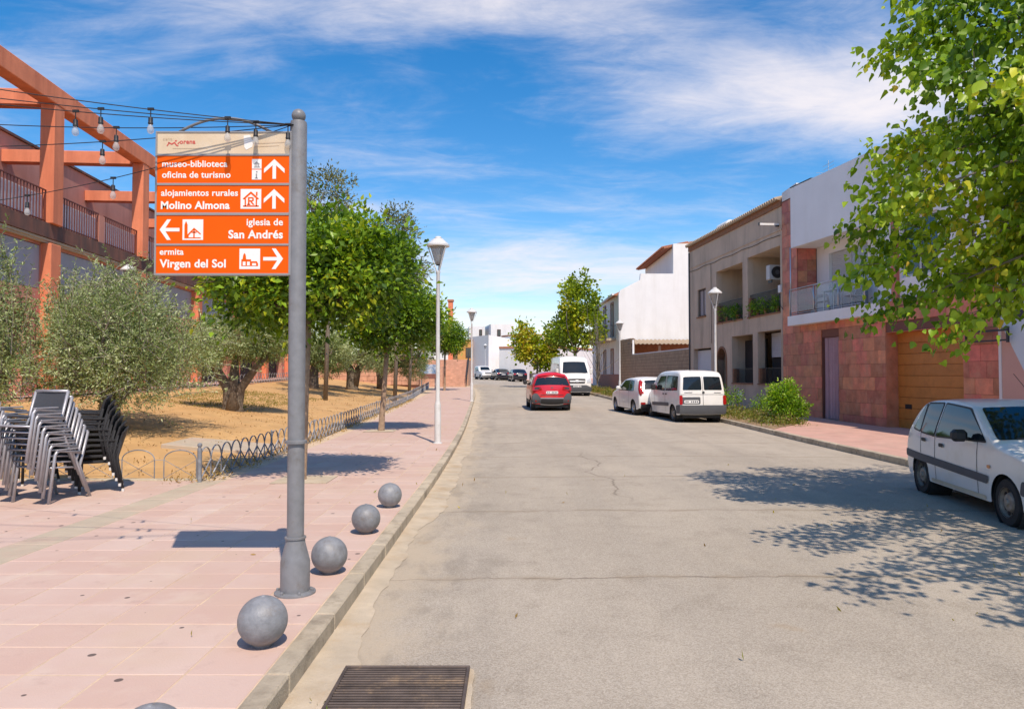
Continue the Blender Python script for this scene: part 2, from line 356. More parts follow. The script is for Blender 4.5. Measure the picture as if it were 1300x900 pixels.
def road_material():
    m = bpy.data.materials.new('worn_asphalt'); m.use_nodes = True; nt = m.node_tree; b = nt.nodes['Principled BSDF']; N = nt.nodes.new; L = nt.links.new
    b.inputs['Roughness'].default_value = 0.93; b.inputs['Specular IOR Level'].default_value = .3
    g = N('ShaderNodeNewGeometry'); pos = g.outputs['Position']
    def mapped(s, loc=(0, 0, 0)):
        mp = N('ShaderNodeMapping'); mp.inputs['Scale'].default_value = s; mp.inputs['Location'].default_value = loc; L(pos, mp.inputs[0]); return mp.outputs[0]
    def noise(sc, det, vec=None, rg=.6):
        n = N('ShaderNodeTexNoise'); n.inputs['Scale'].default_value = sc; n.inputs['Detail'].default_value = det; n.inputs['Roughness'].default_value = rg
        L(vec or pos, n.inputs['Vector']); return n.outputs[0]
    def mth(op, a, b_=None, clamp=False):
        n = N('ShaderNodeMath'); n.operation = op; n.use_clamp = clamp
        for i, v in enumerate((a, b_)):
            if v is None: continue
            if isinstance(v, (int, float)): n.inputs[i].default_value = v
            else: L(v, n.inputs[i])
        return n.outputs[0]
    def rng(v, a, b_, c, d, smooth=True):
        n = N('ShaderNodeMapRange'); n.interpolation_type = 'SMOOTHSTEP' if smooth else 'LINEAR'
        for k, q in zip(('From Min', 'From Max', 'To Min', 'To Max'), (a, b_, c, d)): n.inputs[k].default_value = q
        L(v, n.inputs['Value']); return n.outputs[0]
    def mixc(fac, a, bcol, blend='MIX'):
        n = N('ShaderNodeMix'); n.data_type = 'RGBA'; n.blend_type = blend
        if isinstance(fac, float): n.inputs[0].default_value = fac
        else: L(fac, n.inputs[0])
        for i, v in ((6, a), (7, bcol)):
            if isinstance(v, tuple): n.inputs[i].default_value = (*v, 1)
            else: L(v, n.inputs[i])
        return n.outputs[2]
    c = mixc(rng(noise(0.55, 6, mapped((1, .45, 1))), .3, .7, 0, 1), (0.395, 0.33, 0.255), (0.49, 0.415, 0.325))
    c = mixc(rng(noise(2.3, 8), .48, .72, 0, .45), c, (0.27, 0.215, 0.155))
    c = mixc(rng(noise(1.0, 4, mapped((1.3, .035, 1), (2, 0, 0))), .42, .62, 0, .30), c, (.31, .265, .215))      # worn wheel tracks
    c = mixc(rng(noise(.42, 5, mapped((1, .7, 1), (9, 4, 0))), .55, .68, 0, .35), c, (.56, .47, .36))
    # stone chips
    vo = N('ShaderNodeTexVoronoi'); vo.inputs['Scale'].default_value = 135; L(pos, vo.inputs['Vector'])
    sp = N('ShaderNodeSeparateColor'); L(vo.outputs['Color'], sp.inputs[0])
    c = mixc(rng(sp.outputs[0], .0, 1, 0, 1, False), mixc(.6, c, (.58, .58, .58), 'MULTIPLY'), mixc(.34, c, (.60, .55, .47)))
    c = mixc(rng(noise(160, 2), .62, .8, 0, .55), c, (.10, .085, .07))
    # cracked joints across the carriageway, about every three metres
    sx = N('ShaderNodeSeparateXYZ'); L(pos, sx.inputs[0])
    wob = mth('ADD', mth('MULTIPLY', mth('SUBTRACT', noise(1.1, 5, mapped((1, .15, 1))), .5), .30), mth('MULTIPLY', mth('SUBTRACT', noise(7, 4), .5), .09))
    yy = mth('ADD', sx.outputs['Y'], wob)
    fr = mth('ABSOLUTE', mth('SUBTRACT', mth('FRACT', mth('DIVIDE', mth('SUBTRACT', yy, 4.75), 3.05)), .5))
    line = mth('MULTIPLY', rng(fr, .0, .0085, 1, 0), rng(noise(1.3, 5), .32, .55, .35, 1))
    # wandering cracks
    wx = mth('ADD', sx.outputs['X'], mth('ADD', mth('MULTIPLY', mth('SUBTRACT', noise(.6, 6, mapped((.3, 1, 1)), .45), .5), 1.7), 0))
    l2 = mth('MULTIPLY', rng(mth('ABSOLUTE', mth('SUBTRACT', wx, 1.65)), .0, .02, 1, 0), rng(noise(.35, 3, mapped((1, 1, 1), (4, 0, 0))), .50, .58, 0, .8))
    l2 = mth('MULTIPLY', rng(mth('ABSOLUTE', mth('SUBTRACT', wx, 1.65)), .0, .03, 1, 0), mth('MULTIPLY', rng(sx.outputs['Y'], 9.5, 11, 0, .8), rng(sx.outputs['Y'], 15, 17, 1, 0)))
    cr = mth('MAXIMUM', line, l2)
    c = mixc(mth('MULTIPLY', cr, .66), c, (.12, .09, .065))
    halo = mth('MULTIPLY', rng(fr, .0, .04, 1, 0), rng(noise(2.2, 4), .40, .62, 0, .5))
    c = mixc(halo, c, (.30, .235, .16))
    # sand and dust washed against the left kerb
    ea = N('ShaderNodeAttribute'); ea.attribute_name = 'edge'
    ed = mth('SUBTRACT', ea.outputs['Fac'], mth('MULTIPLY', mth('SUBTRACT', noise(1.6, 8, mapped((1, .5, 1)), .7), .42), 1.9))
    c = mixc(rng(ed, -.02, .62, .82, 0), c, (.49, .40, .29))
    c = mixc(mth('MULTIPLY', rng(ea.outputs['Fac'], .55, 1.7, 1, 0), rng(noise(2.6, 6, mapped((1, .4, 1), (3, 1, 0))), .50, .64, 0, .3)), c, (.2, .17, .135))
    # oil drips and rusty dust patches
    c = mixc(rng(noise(1.05, 3, mapped((1, .8, 1), (7, 3, 0))), .67, .76, 0, .5), c, (.36, .255, .15))
    c = mixc(rng(noise(1.9, 3, mapped((1, .9, 1), (1, 8, 0))), .70, .78, 0, .45), c, (.13, .115, .10))
    L(c, b.inputs['Base Color'])
    bp = N('ShaderNodeBump'); bp.inputs['Strength'].default_value = .55; bp.inputs['Distance'].default_value = .012
    L(mth('SUBTRACT', noise(130, 3), cr), bp.inputs['Height']); L(bp.outputs[0], b.inputs['Normal'])
    return m
M['asphalt'] = road_material()

def tile_material():
    m = bpy.data.materials.new('pink_paver'); m.use_nodes = True; nt = m.node_tree; b = nt.nodes['Principled BSDF']; N = nt.nodes.new; L = nt.links.new
    b.inputs['Roughness'].default_value = 0.82; b.inputs['Specular IOR Level'].default_value = .35
    g = N('ShaderNodeNewGeometry'); pos = g.outputs['Position']
    def noise(sc, det, rg=.6):
        n = N('ShaderNodeTexNoise'); n.inputs['Scale'].default_value = sc; n.inputs['Detail'].default_value = det; n.inputs['Roughness'].default_value = rg; L(pos, n.inputs['Vector']); return n.outputs[0]
    def rng(v, a, b_, c, d):
        n = N('ShaderNodeMapRange'); n.interpolation_type = 'SMOOTHSTEP'
        for k, q in zip(('From Min', 'From Max', 'To Min', 'To Max'), (a, b_, c, d)): n.inputs[k].default_value = q
        L(v, n.inputs['Value']); return n.outputs[0]
    def mixc(fac, a, bcol, blend='MIX'):
        n = N('ShaderNodeMix'); n.data_type = 'RGBA'; n.blend_type = blend; L(fac, n.inputs[0])
        for i, v in ((6, a), (7, bcol)):
            if isinstance(v, tuple): n.inputs[i].default_value = (*v, 1)
            else: L(v, n.inputs[i])
        return n.outputs[2]
    sn = N('ShaderNodeVectorMath'); sn.operation = 'SNAP'; sn.inputs[1].default_value = (.43, .43, 50); L(pos, sn.inputs[0])
    wn = N('ShaderNodeTexWhiteNoise'); L(sn.outputs[0], wn.inputs['Vector'])
    oi = N('ShaderNodeObjectInfo'); ad = N('ShaderNodeMath'); ad.operation = 'FRACT'
    L(oi.outputs['Random'], ad.inputs[0])
    c = mixc(rng(noise(.9, 5), .3, .7, 0, 1), (.56, .395, .325), (.60, .45, .38))
    c = mixc(rng(ad.outputs[0], 0, 1, 0, .55), c, (.53, .345, .275))
    c = mixc(rng(noise(2.4, 7), .5, .75, 0, .6), c, (.62, .49, .40))
    c = mixc(rng(noise(5, 8, .7), .55, .8, 0, .5), c, (.36, .24, .20))
    c = mixc(rng(noise(.55, 4), .52, .7, 0, .45), c, (.55, .41, .29))
    v = N('ShaderNodeTexVoronoi'); v.voronoi_dimensions = '2D'; v.inputs['Scale'].default_value = 2.9; L(pos, v.inputs['Vector'])
    sp = N('ShaderNodeSeparateColor'); L(v.outputs['Color'], sp.inputs[0])
    rad = N('ShaderNodeMath'); rad.operation = 'MULTIPLY'; L(rng(sp.outputs[0], .66, 1, 0, 1), rad.inputs[0]); rad.inputs[1].default_value = .075
    df = N('ShaderNodeMath'); df.operation = 'SUBTRACT'; L(rad.outputs[0], df.inputs[0]); L(v.outputs['Distance'], df.inputs[1])
    c = mixc(rng(df.outputs[0], -.004, .012, 0, .82), c, (.055, .042, .04))      # trodden chewing gum
    L(c, b.inputs['Base Color'])
    bp = N('ShaderNodeBump'); bp.inputs['Strength'].default_value = .22; bp.inputs['Distance'].default_value = .01
    L(noise(70, 4), bp.inputs['Height']); L(bp.outputs[0], b.inputs['Normal'])
    return m
M['paver'] = tile_material()
M['paver_red'] = material('paver_red', (0.55, 0.32, 0.255), 0.88, 0.16, 2, bump=.2, bscale=60, stain=(.5, .36, .28), stain_scale=1.5, stain_amt=.5)
M['earth'] = material('earth', (0.56, 0.335, 0.14), 0.98, 0.22, 1.3, detail=8, bump=.5, bscale=35, stain=(0.48, 0.26, 0.10), stain_scale=.9, stain_amt=.6, stain_thr=.5)
M['ground'] = material('ground', (0.36, 0.28, 0.18), 0.97, 0.2, .3, bump=.3, bscale=10)

# ------------------------------------------------------------------ lie of the land
YS = np.arange(-14, 171, 0.5)
def smooth_curve(pts, passes=6):
    p = np.array(pts); v = np.interp(YS, p[:, 0], p[:, 1])
    for _ in range(passes):
        k = np.ones(9) / 9; v = np.convolve(np.pad(v, 4, mode='edge'), k, 'valid')
    return v
_XL = smooth_curve([(-14, -1.2), (13, -1.2), (21.8, -1.40), (33.7, -1.83), (50, -2.45), (65, -3.6), (86, -6.2), (110, -11), (140, -19), (170, -29)])
_XR = smooth_curve([(-14, 7.5), (26, 7.5), (33, 6.7), (40, 5.85), (48, 5.45), (60, 4.6), (72, 3.7), (86, 2.3), (95, .6), (110, -3), (140, -11), (170, -21)], 3)
_XF = smooth_curve([(-14, -4.62), (17, -4.75), (23.4, -5.06), (38, -5.4), (60, -6.8), (75, -8.4), (110, -14)], 3)
def XL(y): return float(np.interp(y, YS, _XL))
def XR(y): return float(np.interp(y, YS, _XR))
def XF(y): return float(np.interp(y, YS, _XF))
def gz(y):
    y = min(y, 150.0)
    if y < 18: return 0.0
    if y < 26: return (y - 18) ** 2 * .013 / 16
    return .013 * (y - 22)
def sstep(t): t = max(0., min(1., t)); return t * t * (3 - 2 * t)
def garden_z(x, y):
    d = XF(y) - x
    return gz(y) + .10 + .112 * max(0., min(d, 8.6)) * sstep((y - 11.0) / 6.0 + .12)
rng_ = random.Random(11)

def sheet(name, mat, ys, xfun, zfun, n=2, kind='structure', thick=None):
    vs, fs = [], []
    for y in ys:
        a, b = xfun(y)
        for i in range(n):
            x = a + (b - a) * i / (n - 1); vs.append((x, y, zfun(x, y)))
    for r in range(len(ys) - 1):
        for i in range(n - 1):
            k = r * n + i; fs.append((k, k + 1, k + n + 1, k + n))
    mb = MB(); mb.add(vs, fs)
    o = mb.build(name, M[mat], smooth=True)
    return tag(o, kind=kind) if kind else o
yl = [-400, -60, -14] + [float(v) for v in range(-10, 170, 4)] + [220, 400, 900, 1800]
sheet('ground', 'ground', yl, lambda y: (-1500, 1500), lambda x, y: gz(y) - .12, 30)
def road_z(x, y): return gz(y) + .035 * (1 - ((x - (XL(y) + XR(y)) / 2) / ((XR(y) - XL(y)) / 2)) ** 2)
def make_road():
    fr = [0, .02, .04, .06, .09, .12, .16, .22, .3, .4, .5, .6, .7, .8, .9, 1]; ys = np.arange(-14, 150, .75); vs, fs, ed = [], [], []; n = len(fr)
    for r, y in enumerate(ys):
        for q in fr: x = XL(y) + (XR(y) - XL(y)) * q; vs.append((x, float(y), road_z(x, y))); ed.append(x - XL(y))
        if r: fs += [((r - 1) * n + i, (r - 1) * n + i + 1, r * n + i + 1, r * n + i) for i in range(n - 1)]
    mb = MB(); mb.add(vs, fs); o = mb.build('road', M['asphalt'], smooth=True)
    at = o.data.attributes.new('edge', 'FLOAT', 'POINT'); at.data.foreach_set('value', ed); return tag(o, kind='structure')
road = make_road()

# ------------------------------------------------------------------ left pavement: kerb, pavers, concrete band
pavement = sheet('pavement', 'mortar', [float(v) for v in np.arange(-4, 66, .75)], lambda y: (XF(y) - .12, XL(y) - .06), lambda x, y: gz(y) + .1265, 3)
plaza = sheet('plaza', 'mortar', [-4., 3., 7., 11.25], lambda y: (-26., -4.70), lambda x, y: .1262, 3)
def paver_mesh(w, d, h=.012, b=.004):
    m = MB(); m.bbox(-w / 2, w / 2, -d / 2, d / 2, -h, 0, b); return m.mesh('paver', M['paver'])
PW, PD = .4325, .40
pm = paver_mesh(PW - .009, PD - .009)
cells = []
for r in range(0, 150):
    y = 2.0 + r * PD + PD / 2
    for c in range(7):
        x = XL(y) - .137 - (c + .5) * PW
        if x < XF(y) - .0: continue
        cells.append((x, y, gz(y) + .13, pavement))
for r in range(0, 23):
    y = 2.0 + r * PD + PD / 2
    for c in range(14):
        cells.append((-4.775 - (c + .5) * PW, y, .13, plaza))
def seen(x, y): return y > 3.0 and abs(x) / y < .76
near = sorted([c for c in cells if seen(c[0], c[1])], key=lambda c: c[0] ** 2 + c[1] ** 2)
one_by_one = set(id(c) for c in near[:300])
rest = {id(pavement): MB(), id(plaza): MB()}
for c in cells:
    x, y, z, par = c
    if abs(x - -1.61) < .3 and abs(y - 5.48) < .24: pass
    dz = rng_.uniform(-.0015, .0015); tx, ty = rng_.uniform(-.004, .004), rng_.uniform(-.004, .004)
    if id(c) in one_by_one:
        link('paver', pm, None, par, (x, y, z + dz), (tx, ty, rng_.uniform(-.004, .004)))
    else:
        dx = XL(y + .2) - XL(y - .2); zz0, zz1 = gz(y - .2) - gz(y), gz(y + .2) - gz(y)
        w, d = PW - .009, PD - .009
        vs = [(x - w / 2 - dx / 2, y - d / 2, z + zz0 + dz), (x + w / 2 - dx / 2, y - d / 2, z + zz0 + dz), (x + w / 2 + dx / 2, y + d / 2, z + zz1 + dz), (x - w / 2 + dx / 2, y + d / 2, z + zz1 + dz)]
        vs += [(a, b, q - .012) for a, b, q in vs]
        rest[id(par)].add(vs, [(0, 1, 2, 3), (0, 4, 5, 1), (1, 5, 6, 2), (2, 6, 7, 3), (3, 7, 4, 0)])
tag(rest[id(pavement)].build('pavers_further_off', M['paver'], pavement), kind='stuff')
tag(rest[id(plaza)].build('pavers_further_off', M['paver'], plaza), kind='stuff')
band = MB()
for k in range(11): band.bbox(-4.772, -4.372, 2.0 + k * .84, 2.0 + k * .84 + .832, .08, .1315 + rng_.uniform(-.001, .001), .005)
M['band_cement'] = material('band_cement', (.47, .39, .29), .92, .12, 3, bump=.3, bscale=70, stain=(.55, .36, .28), stain_scale=2, stain_amt=.5)
band.build('cement_band', M['band_cement'], plaza)

def kerb(name, xf, side, y0, y1, n_single):
    root = tag(empty(name), kind='structure'); tail = MB(); y = y0; k = 0
    km = MB(); km.bbox(-.068, .068, -.494, .494, -.16, .004, .012); km = km.mesh('kerb_stone', M['concrete'])
    while y < y1:
        yc = y + .5; x = xf(yc) - side * .068; a = math.atan2(xf(yc + .5) - xf(yc - .5), 1.0); z = gz(yc) + .13
        if k < n_single:
            link('kerb_stone', km, None, root, (x, yc, z + rng_.uniform(-.003, .003)), (math.atan(gz(yc + .5) - gz(yc - .5)), rng_.uniform(-.01, .01), -a + rng_.uniform(-.004, .004)))
        else:
            mt = Matrix.Translation((x, yc, z)) @ Matrix.Rotation(-a, 4, 'Z'); tail.box(-.068, .068, -.5, .5, -.16, .004, mt)
        y += 1.0; k += 1
    if tail.v: tag(tail.build('kerb_stones_further_off', M['concrete'], root), kind='stuff')
kerb('kerb_left', XL, 1, -2, 108, 68)
kerb('kerb_right', XR, -1, 3, 96, 60)

# sandy gutter channel with a ragged edge
vs, fs = [], []; yy = np.arange(-3, 70, .09); ph = [rng_.uniform(0, 6) for _ in range(8)]
for i, y in enumerate(yy):
    w = .29 + .05 * math.sin(y * .9 + ph[0]) + .035 * math.sin(y * 2.7 + ph[1]) + .022 * math.sin(y * 7.1 + ph[2]) + .015 * math.sin(y * 19 + ph[3]) + rng_.uniform(-.012, .012)
    w *= .66; w += .12 * sstep((y - 7.5) / 3) * (1 + .3 * math.sin(y * 1.7 + ph[4])); w += .06 * math.exp(-((y - 4.1) / .4) ** 2)
    x = XL(y); vs += [(x - .01, y, gz(y) + .022), (x + w * .5, y, gz(y) + .016), (x + w, y, gz(y) + .0045 + .035 * (1 - ((w - 4.35) / 4.35) ** 2))]
    if i: k = 3 * i; fs += [(k - 3, k - 2, k + 1, k), (k - 2, k - 1, k + 2, k + 1)]
g_ = MB(); g_.add(vs, fs); tag(g_.build('gutter', M['sand'], smooth=True), kind='structure')

# storm drain
dr = empty('storm_drain', (-.61, 3.92, .026), 0, 'rusty iron storm drain grate set in the gutter', 'drain grate')
w, d = .345, .40
f = MB(); f.prism([(-w - .06, -d - .08), (w + .055, -d - .08)] + [(w + .05 + rng_.uniform(-.015, .02), -d + k * .1) for k in range(9)] + [(w - k * .085, d + .05 + rng_.uniform(-.02, .022)) for k in range(9)] + [(-w - .05, d + .03)], -.02, .004, 'z')
f.build('cement_collar', M['sand'], dr)
f = MB(); f.box(-w, w, -d, d, .0, .008); f.build('pit', M['dark_void'], dr)  # near-black plate on the uncut road, standing in for the pit's shade
f = MB()
for a, b, c, e in ((-w - .02, w + .02, d, d + .02), (-w - .02, w + .02, -d - .02, -d), (-w - .02, -w, -d, d), (w, w + .02, -d, d)): f.bbox(a, b, c, e, .0, .022, .004)
f.build('frame', M['rust'], dr)
bm_ = MB(); bm_.bbox(-w, w, -.008, .008, .004, .02, .003); bm_ = bm_.mesh('bar', M['rust'])
for k in range(25): link('bar', bm_, None, dr, (0, -d + .025 + k * (2 * d - .05) / 24, rng_.uniform(-.001, .001)))

# ------------------------------------------------------------------ right pavement
sheet('pavement_right', 'paver_red', [float(v) for v in np.arange(-4, 150, 1.5)], lambda y: (XR(y) + .06, XR(y) + 22), lambda x, y: gz(y) + .13, 3)
sheet('roadside_bed', 'soil', [float(v) for v in np.arange(21.5, 58, .8)], lambda y: (XR(y) + .16, XR(y) + .16 + 1.55 * sstep((y - 21.3) / 2.5)), lambda x, y: gz(y) + .142, 3)

# ------------------------------------------------------------------ garden
def gx(y): return (XF(y) - 11.5, XF(y) - .06)
vs, fs = [], []; ys = np.arange(11.2, 66, .55); n = 26
for y in ys:
    a, b = gx(y)
    if y > 46: a = max(a, XF(y) - 11.5)
    for i in range(n):
        x = a + (b - a) * i / (n - 1); vs.append((x, y, garden_z(x, y) + .03 * math.sin(x * 1.9 + y * .7) * math.sin(y * 1.3) + rng_.uniform(-.012, .012)))
for r in range(len(ys) - 1):
    for i in range(n - 1): k = r * n + i; fs.append((k, k + 1, k + n + 1, k + n))
g_ = MB(); g_.add(vs, fs); tag(g_.build('garden_earth', M['earth'], smooth=True), kind='structure')
g_ = MB()
for k in range(6): g_.bbox(-4.75 - 1.5 * k - 1.49, -4.75 - 1.5 * k, 11.2, 11.34, .0, .15, .01)
g_.build('garden_edging', M['concrete']); tag(bpy.data.objects['garden_edging'], kind='structure')
# pale paving slab lying in the garden
sl = MB(); sl.bbox(-1.0, 1.0, -.8, .8, -.06, .03, .01)
tag(sl.build('concrete_slab', M['band_cement'], None, loc=(-6.0, 15.4, garden_z(-6.0, 15.4) + .02), rot=(0, R(5), .05)), 'pale concrete slab lying flat in the dry garden earth', 'slab')
# terrace path along the orange building
sheet('terrace_path', 'paver_red', [float(v) for v in np.arange(11.2, 80, 2)], lambda y: (XF(y) - 30, XF(y) - 8.6), lambda x, y: garden_z(XF(y) - 8.6, y) + .05, 4)

# ------------------------------------------------------------------ direction sign
def text_mesh(body, bold=.02):
    cu = bpy.data.curves.new('lettering', 'FONT'); cu.body = body; cu.size = 1.0; cu.offset = bold; cu.resolution_u = 4; cu.extrude = .004; cu.space_character = 1.04
    o = bpy.data.objects.new('lettering', cu); COL.objects.link(o); bpy.context.view_layer.update()
    me = bpy.data.meshes.new_from_object(o); bpy.data.objects.remove(o); return me
def make_sign():
    k = .00145; X0, Z0, Y = -2.665, 2.485, 5.43
    s = empty('direction_sign', (-1.61, 5.48, .131), 0, 'four orange direction panels on a tall grey pole by the kerb', 'sign')
    ox, oz = X0 + 1.61, Z0 - .131
    def L_(cx, cy): return (ox + (cx - 62) * k, oz + (850 - cy) * k)
    yf = Y - 5.48
    p = MB(); p.lathe([(.062, .38), (.062, 3.50), (.058, 3.52)], 28); pole = p.build('pole', M['grey_pole'], s, sharp=40)
    p = MB(); p.lathe([(.15, -.004), (.15, .012), (.107, .02), (.107, .235), (.098, .27), (.072, .37), (.07, .40), (.078, .402), (.078, .414), (.064, .416)], 28); p.build('pole_base', M['grey_pole'], s, sharp=35)
    p = MB(); p.lathe([(.064, 1.10), (.080, 1.105), (.080, 1.125), (.064, 1.13)], 28); p.build('collar', M['grey_pole'], s, sharp=35)
    p = MB(); p.lathe([(.02, 3.51), (.03, 3.525)] + [(.052 * math.sin(R(a)), 3.565 - .052 * math.cos(R(a))) for a in range(25, 180, 15)] + [(.001, 3.617)], 20); p.build('ball_finial', M['grey_pole'], s, sharp=40)
    p = MB()
    for j in range(6):
        a = j * math.pi / 3; p.lathe([(.012, 0.012), (.012, .032), (.006, .036)], 6, (.128 * math.cos(a), .128 * math.sin(a), 0))
    p.build('anchor_bolts', M['grey_pole'], s)
    b = MB(); b.bbox(L_(62, 0)[0], L_(782, 0)[0], yf + .012, yf + .055, L_(0, 850)[1], L_(0, 105)[1], .004); b.build('frame', M['sign_frame'], s)
    b = MB()
    for a, e, c, d in ((62, 782, 105, 114), (62, 782, 840, 850), (62, 71, 114, 840), (752, 782, 114, 840), (71, 752, 222, 233), (71, 752, 374, 386), (71, 752, 527, 541), (71, 752, 687, 698)):
        x0, z1 = L_(a, c); x1, z0 = L_(e, d); b.bbox(x0, x1, yf + .001, yf + .0118, z0, z1, .0015)
    b.build('frame_rails', M['sign_frame'], s)
    for z in (2.62, 3.28):
        b = MB(); b.box(L_(782, 0)[0], -.045, yf + .02, yf + .05, z - .03, z + .03); b.build('bracket', M['sign_frame'], s)
    # arched stay over the panel
    pts = [(L_(175, 100)[0] + (L_(650, 0)[0] - L_(175, 0)[0]) * t, yf + .033, L_(0, 103)[1] + 4 * t * (1 - t) * .105) for t in [i / 18 for i in range(19)]]
    b = MB(); b.tube(pts, .011, 8); b.build('arched_stay', M['grey_pole'], s, smooth=True)
    def panel(c0, c1, mat):
        b = MB(); x0, z1 = L_(71, c0); x1, z0 = L_(752, c1); b.box(x0, x1, yf + .006, yf + .0117, z0, z1); return b.build('panel', M[mat], s)
    cream, p1, p2, p3, p4 = panel(114, 222, 'sign_cream'), panel(233, 374, 'sign_orange'), panel(386, 527, 'sign_orange'), panel(541, 687, 'sign_orange'), panel(698, 840, 'sign_orange')
    cream['label'] = 'cream top panel with a faded red logo'
    yt = yf + .0045
    def text(par, body, x0, x1, base, mat='sign_white', bold=.022):
        me = text_mesh(body, bold); xs = [v.co.x for v in me.vertices]; sc = (x1 - x0) * k / (max(xs) - min(xs)); a, z = L_(x0, base)
        mn = min(xs)
        for v in me.vertices: v.co = Vector((a + (v.co.x - mn) * sc, yt - v.co.z * .08, z + v.co.y * sc))
        me.update(); me.materials.clear(); link('lettering', me, M[mat], par)
    def poly(par, name, polys, mat='sign_white', y=0.0):
        b = MB()
        for P in polys: b.prism([L_(x, c) for x, c in P], yt + y - .0004, yt + y + .0012)
        return b.build(name, M[mat], par)
    text(p1, 'museo-biblioteca', 97, 433, 290); text(p1, 'oficina de turismo', 97, 450, 346)
    text(p2, 'alojamientos rurales', 93, 489, 440); text(p2, 'Molino Almona', 93, 447, 507, bold=.03)
    text(p3, 'iglesia de', 535, 722, 592); text(p3, 'San Andrés', 442, 722, 659, bold=.03)
    text(p4, 'ermita', 90, 213, 744); text(p4, 'Virgen del Sol', 90, 430, 809, bold=.03)
    text(cream, 'orena', 186, 267, 170, 'logo_red'); text(cream, 'sierra', 100, 148, 152, 'logo_faded', 0); 
    poly(cream, 'logo', [[(118, 180), (130, 163), (134, 166), (122, 183)], [(128, 160), (148, 170), (146, 176), (126, 166)], [(146, 168), (160, 160), (172, 176), (180, 178), (178, 183), (168, 181), (158, 167), (148, 174)], [(160, 155), (166, 150), (172, 154), (167, 160)],
                         [(174, 170), (182, 160), (187, 160), (178, 173)]], 'logo_red')
    poly(cream, 'logo_underline', [[(150, 192), (330, 191), (330, 195), (150, 196)]], 'logo_faded')
    poly(cream, 'faded_emblem', [[(515, 128), (548, 124), (560, 150), (568, 152), (560, 186), (530, 202), (520, 190)]], 'sign_white')
    poly(cream, 'faded_emblem_marks', [[(572, 165), (730, 158), (730, 164), (572, 171)], [(575, 182), (700, 176), (700, 181), (575, 187)]], 'logo_faded')
    up = lambda x0, x1, c0, c1: [[((x0 + x1) / 2, c0), (x1, c0 + 50), (x1, c0 + 72), ((x0 + x1) / 2 + 9, c0 + 32), ((x0 + x1) / 2 + 9, c1), ((x0 + x1) / 2 - 9, c1), ((x0 + x1) / 2 - 9, c0 + 32), (x0, c0 + 72), (x0, c0 + 50)]]
    poly(p1, 'arrow', up(622, 728, 250, 352)); poly(p2, 'arrow', up(622, 728, 405, 507))
    lf = lambda x0, x1, c0, c1: [[(x0, (c0 + c1) / 2), (x0 + 38, c0), (x0 + 58, c0), (x0 + 30, (c0 + c1) / 2 - 9), (x1, (c0 + c1) / 2 - 9), (x1, (c0 + c1) / 2 + 9), (x0 + 30, (c0 + c1) / 2 + 9), (x0 + 58, c1), (x0 + 38, c1)]]
    poly(p3, 'arrow', lf(88, 190, 562, 668))
    poly(p4, 'arrow', [[(x1_, y_) for x1_, y_ in [(812 - x + 0, c) for x, c in lf(88, 190, 712, 818)[0]]][::-1]])
    sq = lambda x0, x1, c0, c1: [[(x0, c0), (x1, c0), (x1, c1), (x0, c1)]]
    t = -.001
    q = poly(p1, 'pictogram', sq(560, 609, 250, 300) + sq(560, 609, 305, 356))
    poly(q, 'pictogram_mark', [[(570, 276), (585, 262), (600, 276)]] + sq(574, 579, 277, 290) + sq(583, 588, 277, 290) + sq(592, 597, 277, 290) + sq(569, 601, 290, 294) + sq(580, 587, 325, 350) + sq(581, 589, 313, 320) + sq(575, 592, 347, 351), 'sign_frame', t)
    q = poly(p2, 'pictogram', sq(503, 609, 405, 507))
    poly(q, 'pictogram_mark', [[(514, 455), (556, 417), (598, 455), (590, 460), (556, 430), (522, 460)]] + sq(524, 531, 455, 495) + sq(581, 588, 455, 495) + sq(516, 597, 490, 497) + sq(582, 590, 420, 440) +
         sq(541, 549, 447, 487) + sq(549, 565, 447, 454) + sq(549, 565, 463, 470) + sq(563, 571, 450, 467) + [[(552, 470), (561, 470), (576, 487), (566, 487)]] + sq(536, 554, 482, 488), 'sign_orange', t)
    q = poly(p3, 'pictogram', sq(206, 312, 562, 668))
    poly(q, 'pictogram_mark', [[(216, 590), (224, 570), (232, 590), (232, 655), (216, 655)], [(232, 640), (265, 605), (300, 635), (300, 642), (265, 615), (238, 645), (238, 655), (300, 655), (300, 660), (216, 660), (216, 655), (232, 655)]] + sq(262, 269, 615, 655) + sq(253, 278, 625, 632), 'sign_orange', t)
    q = poly(p4, 'pictogram', sq(500, 606, 713, 818))
    poly(q, 'pictogram_mark', [[(516, 768), (520, 745), (526, 735), (532, 745), (535, 768)], [(510, 768), (560, 768), (560, 778), (590, 778), (596, 790), (596, 803), (510, 803)]], 'sign_orange', t)
    poly(q, 'pictogram_openings', sq(518, 532, 780, 800) + sq(540, 554, 780, 800) + sq(566, 586, 788, 800), 'sign_white', t - .0015)
make_sign()

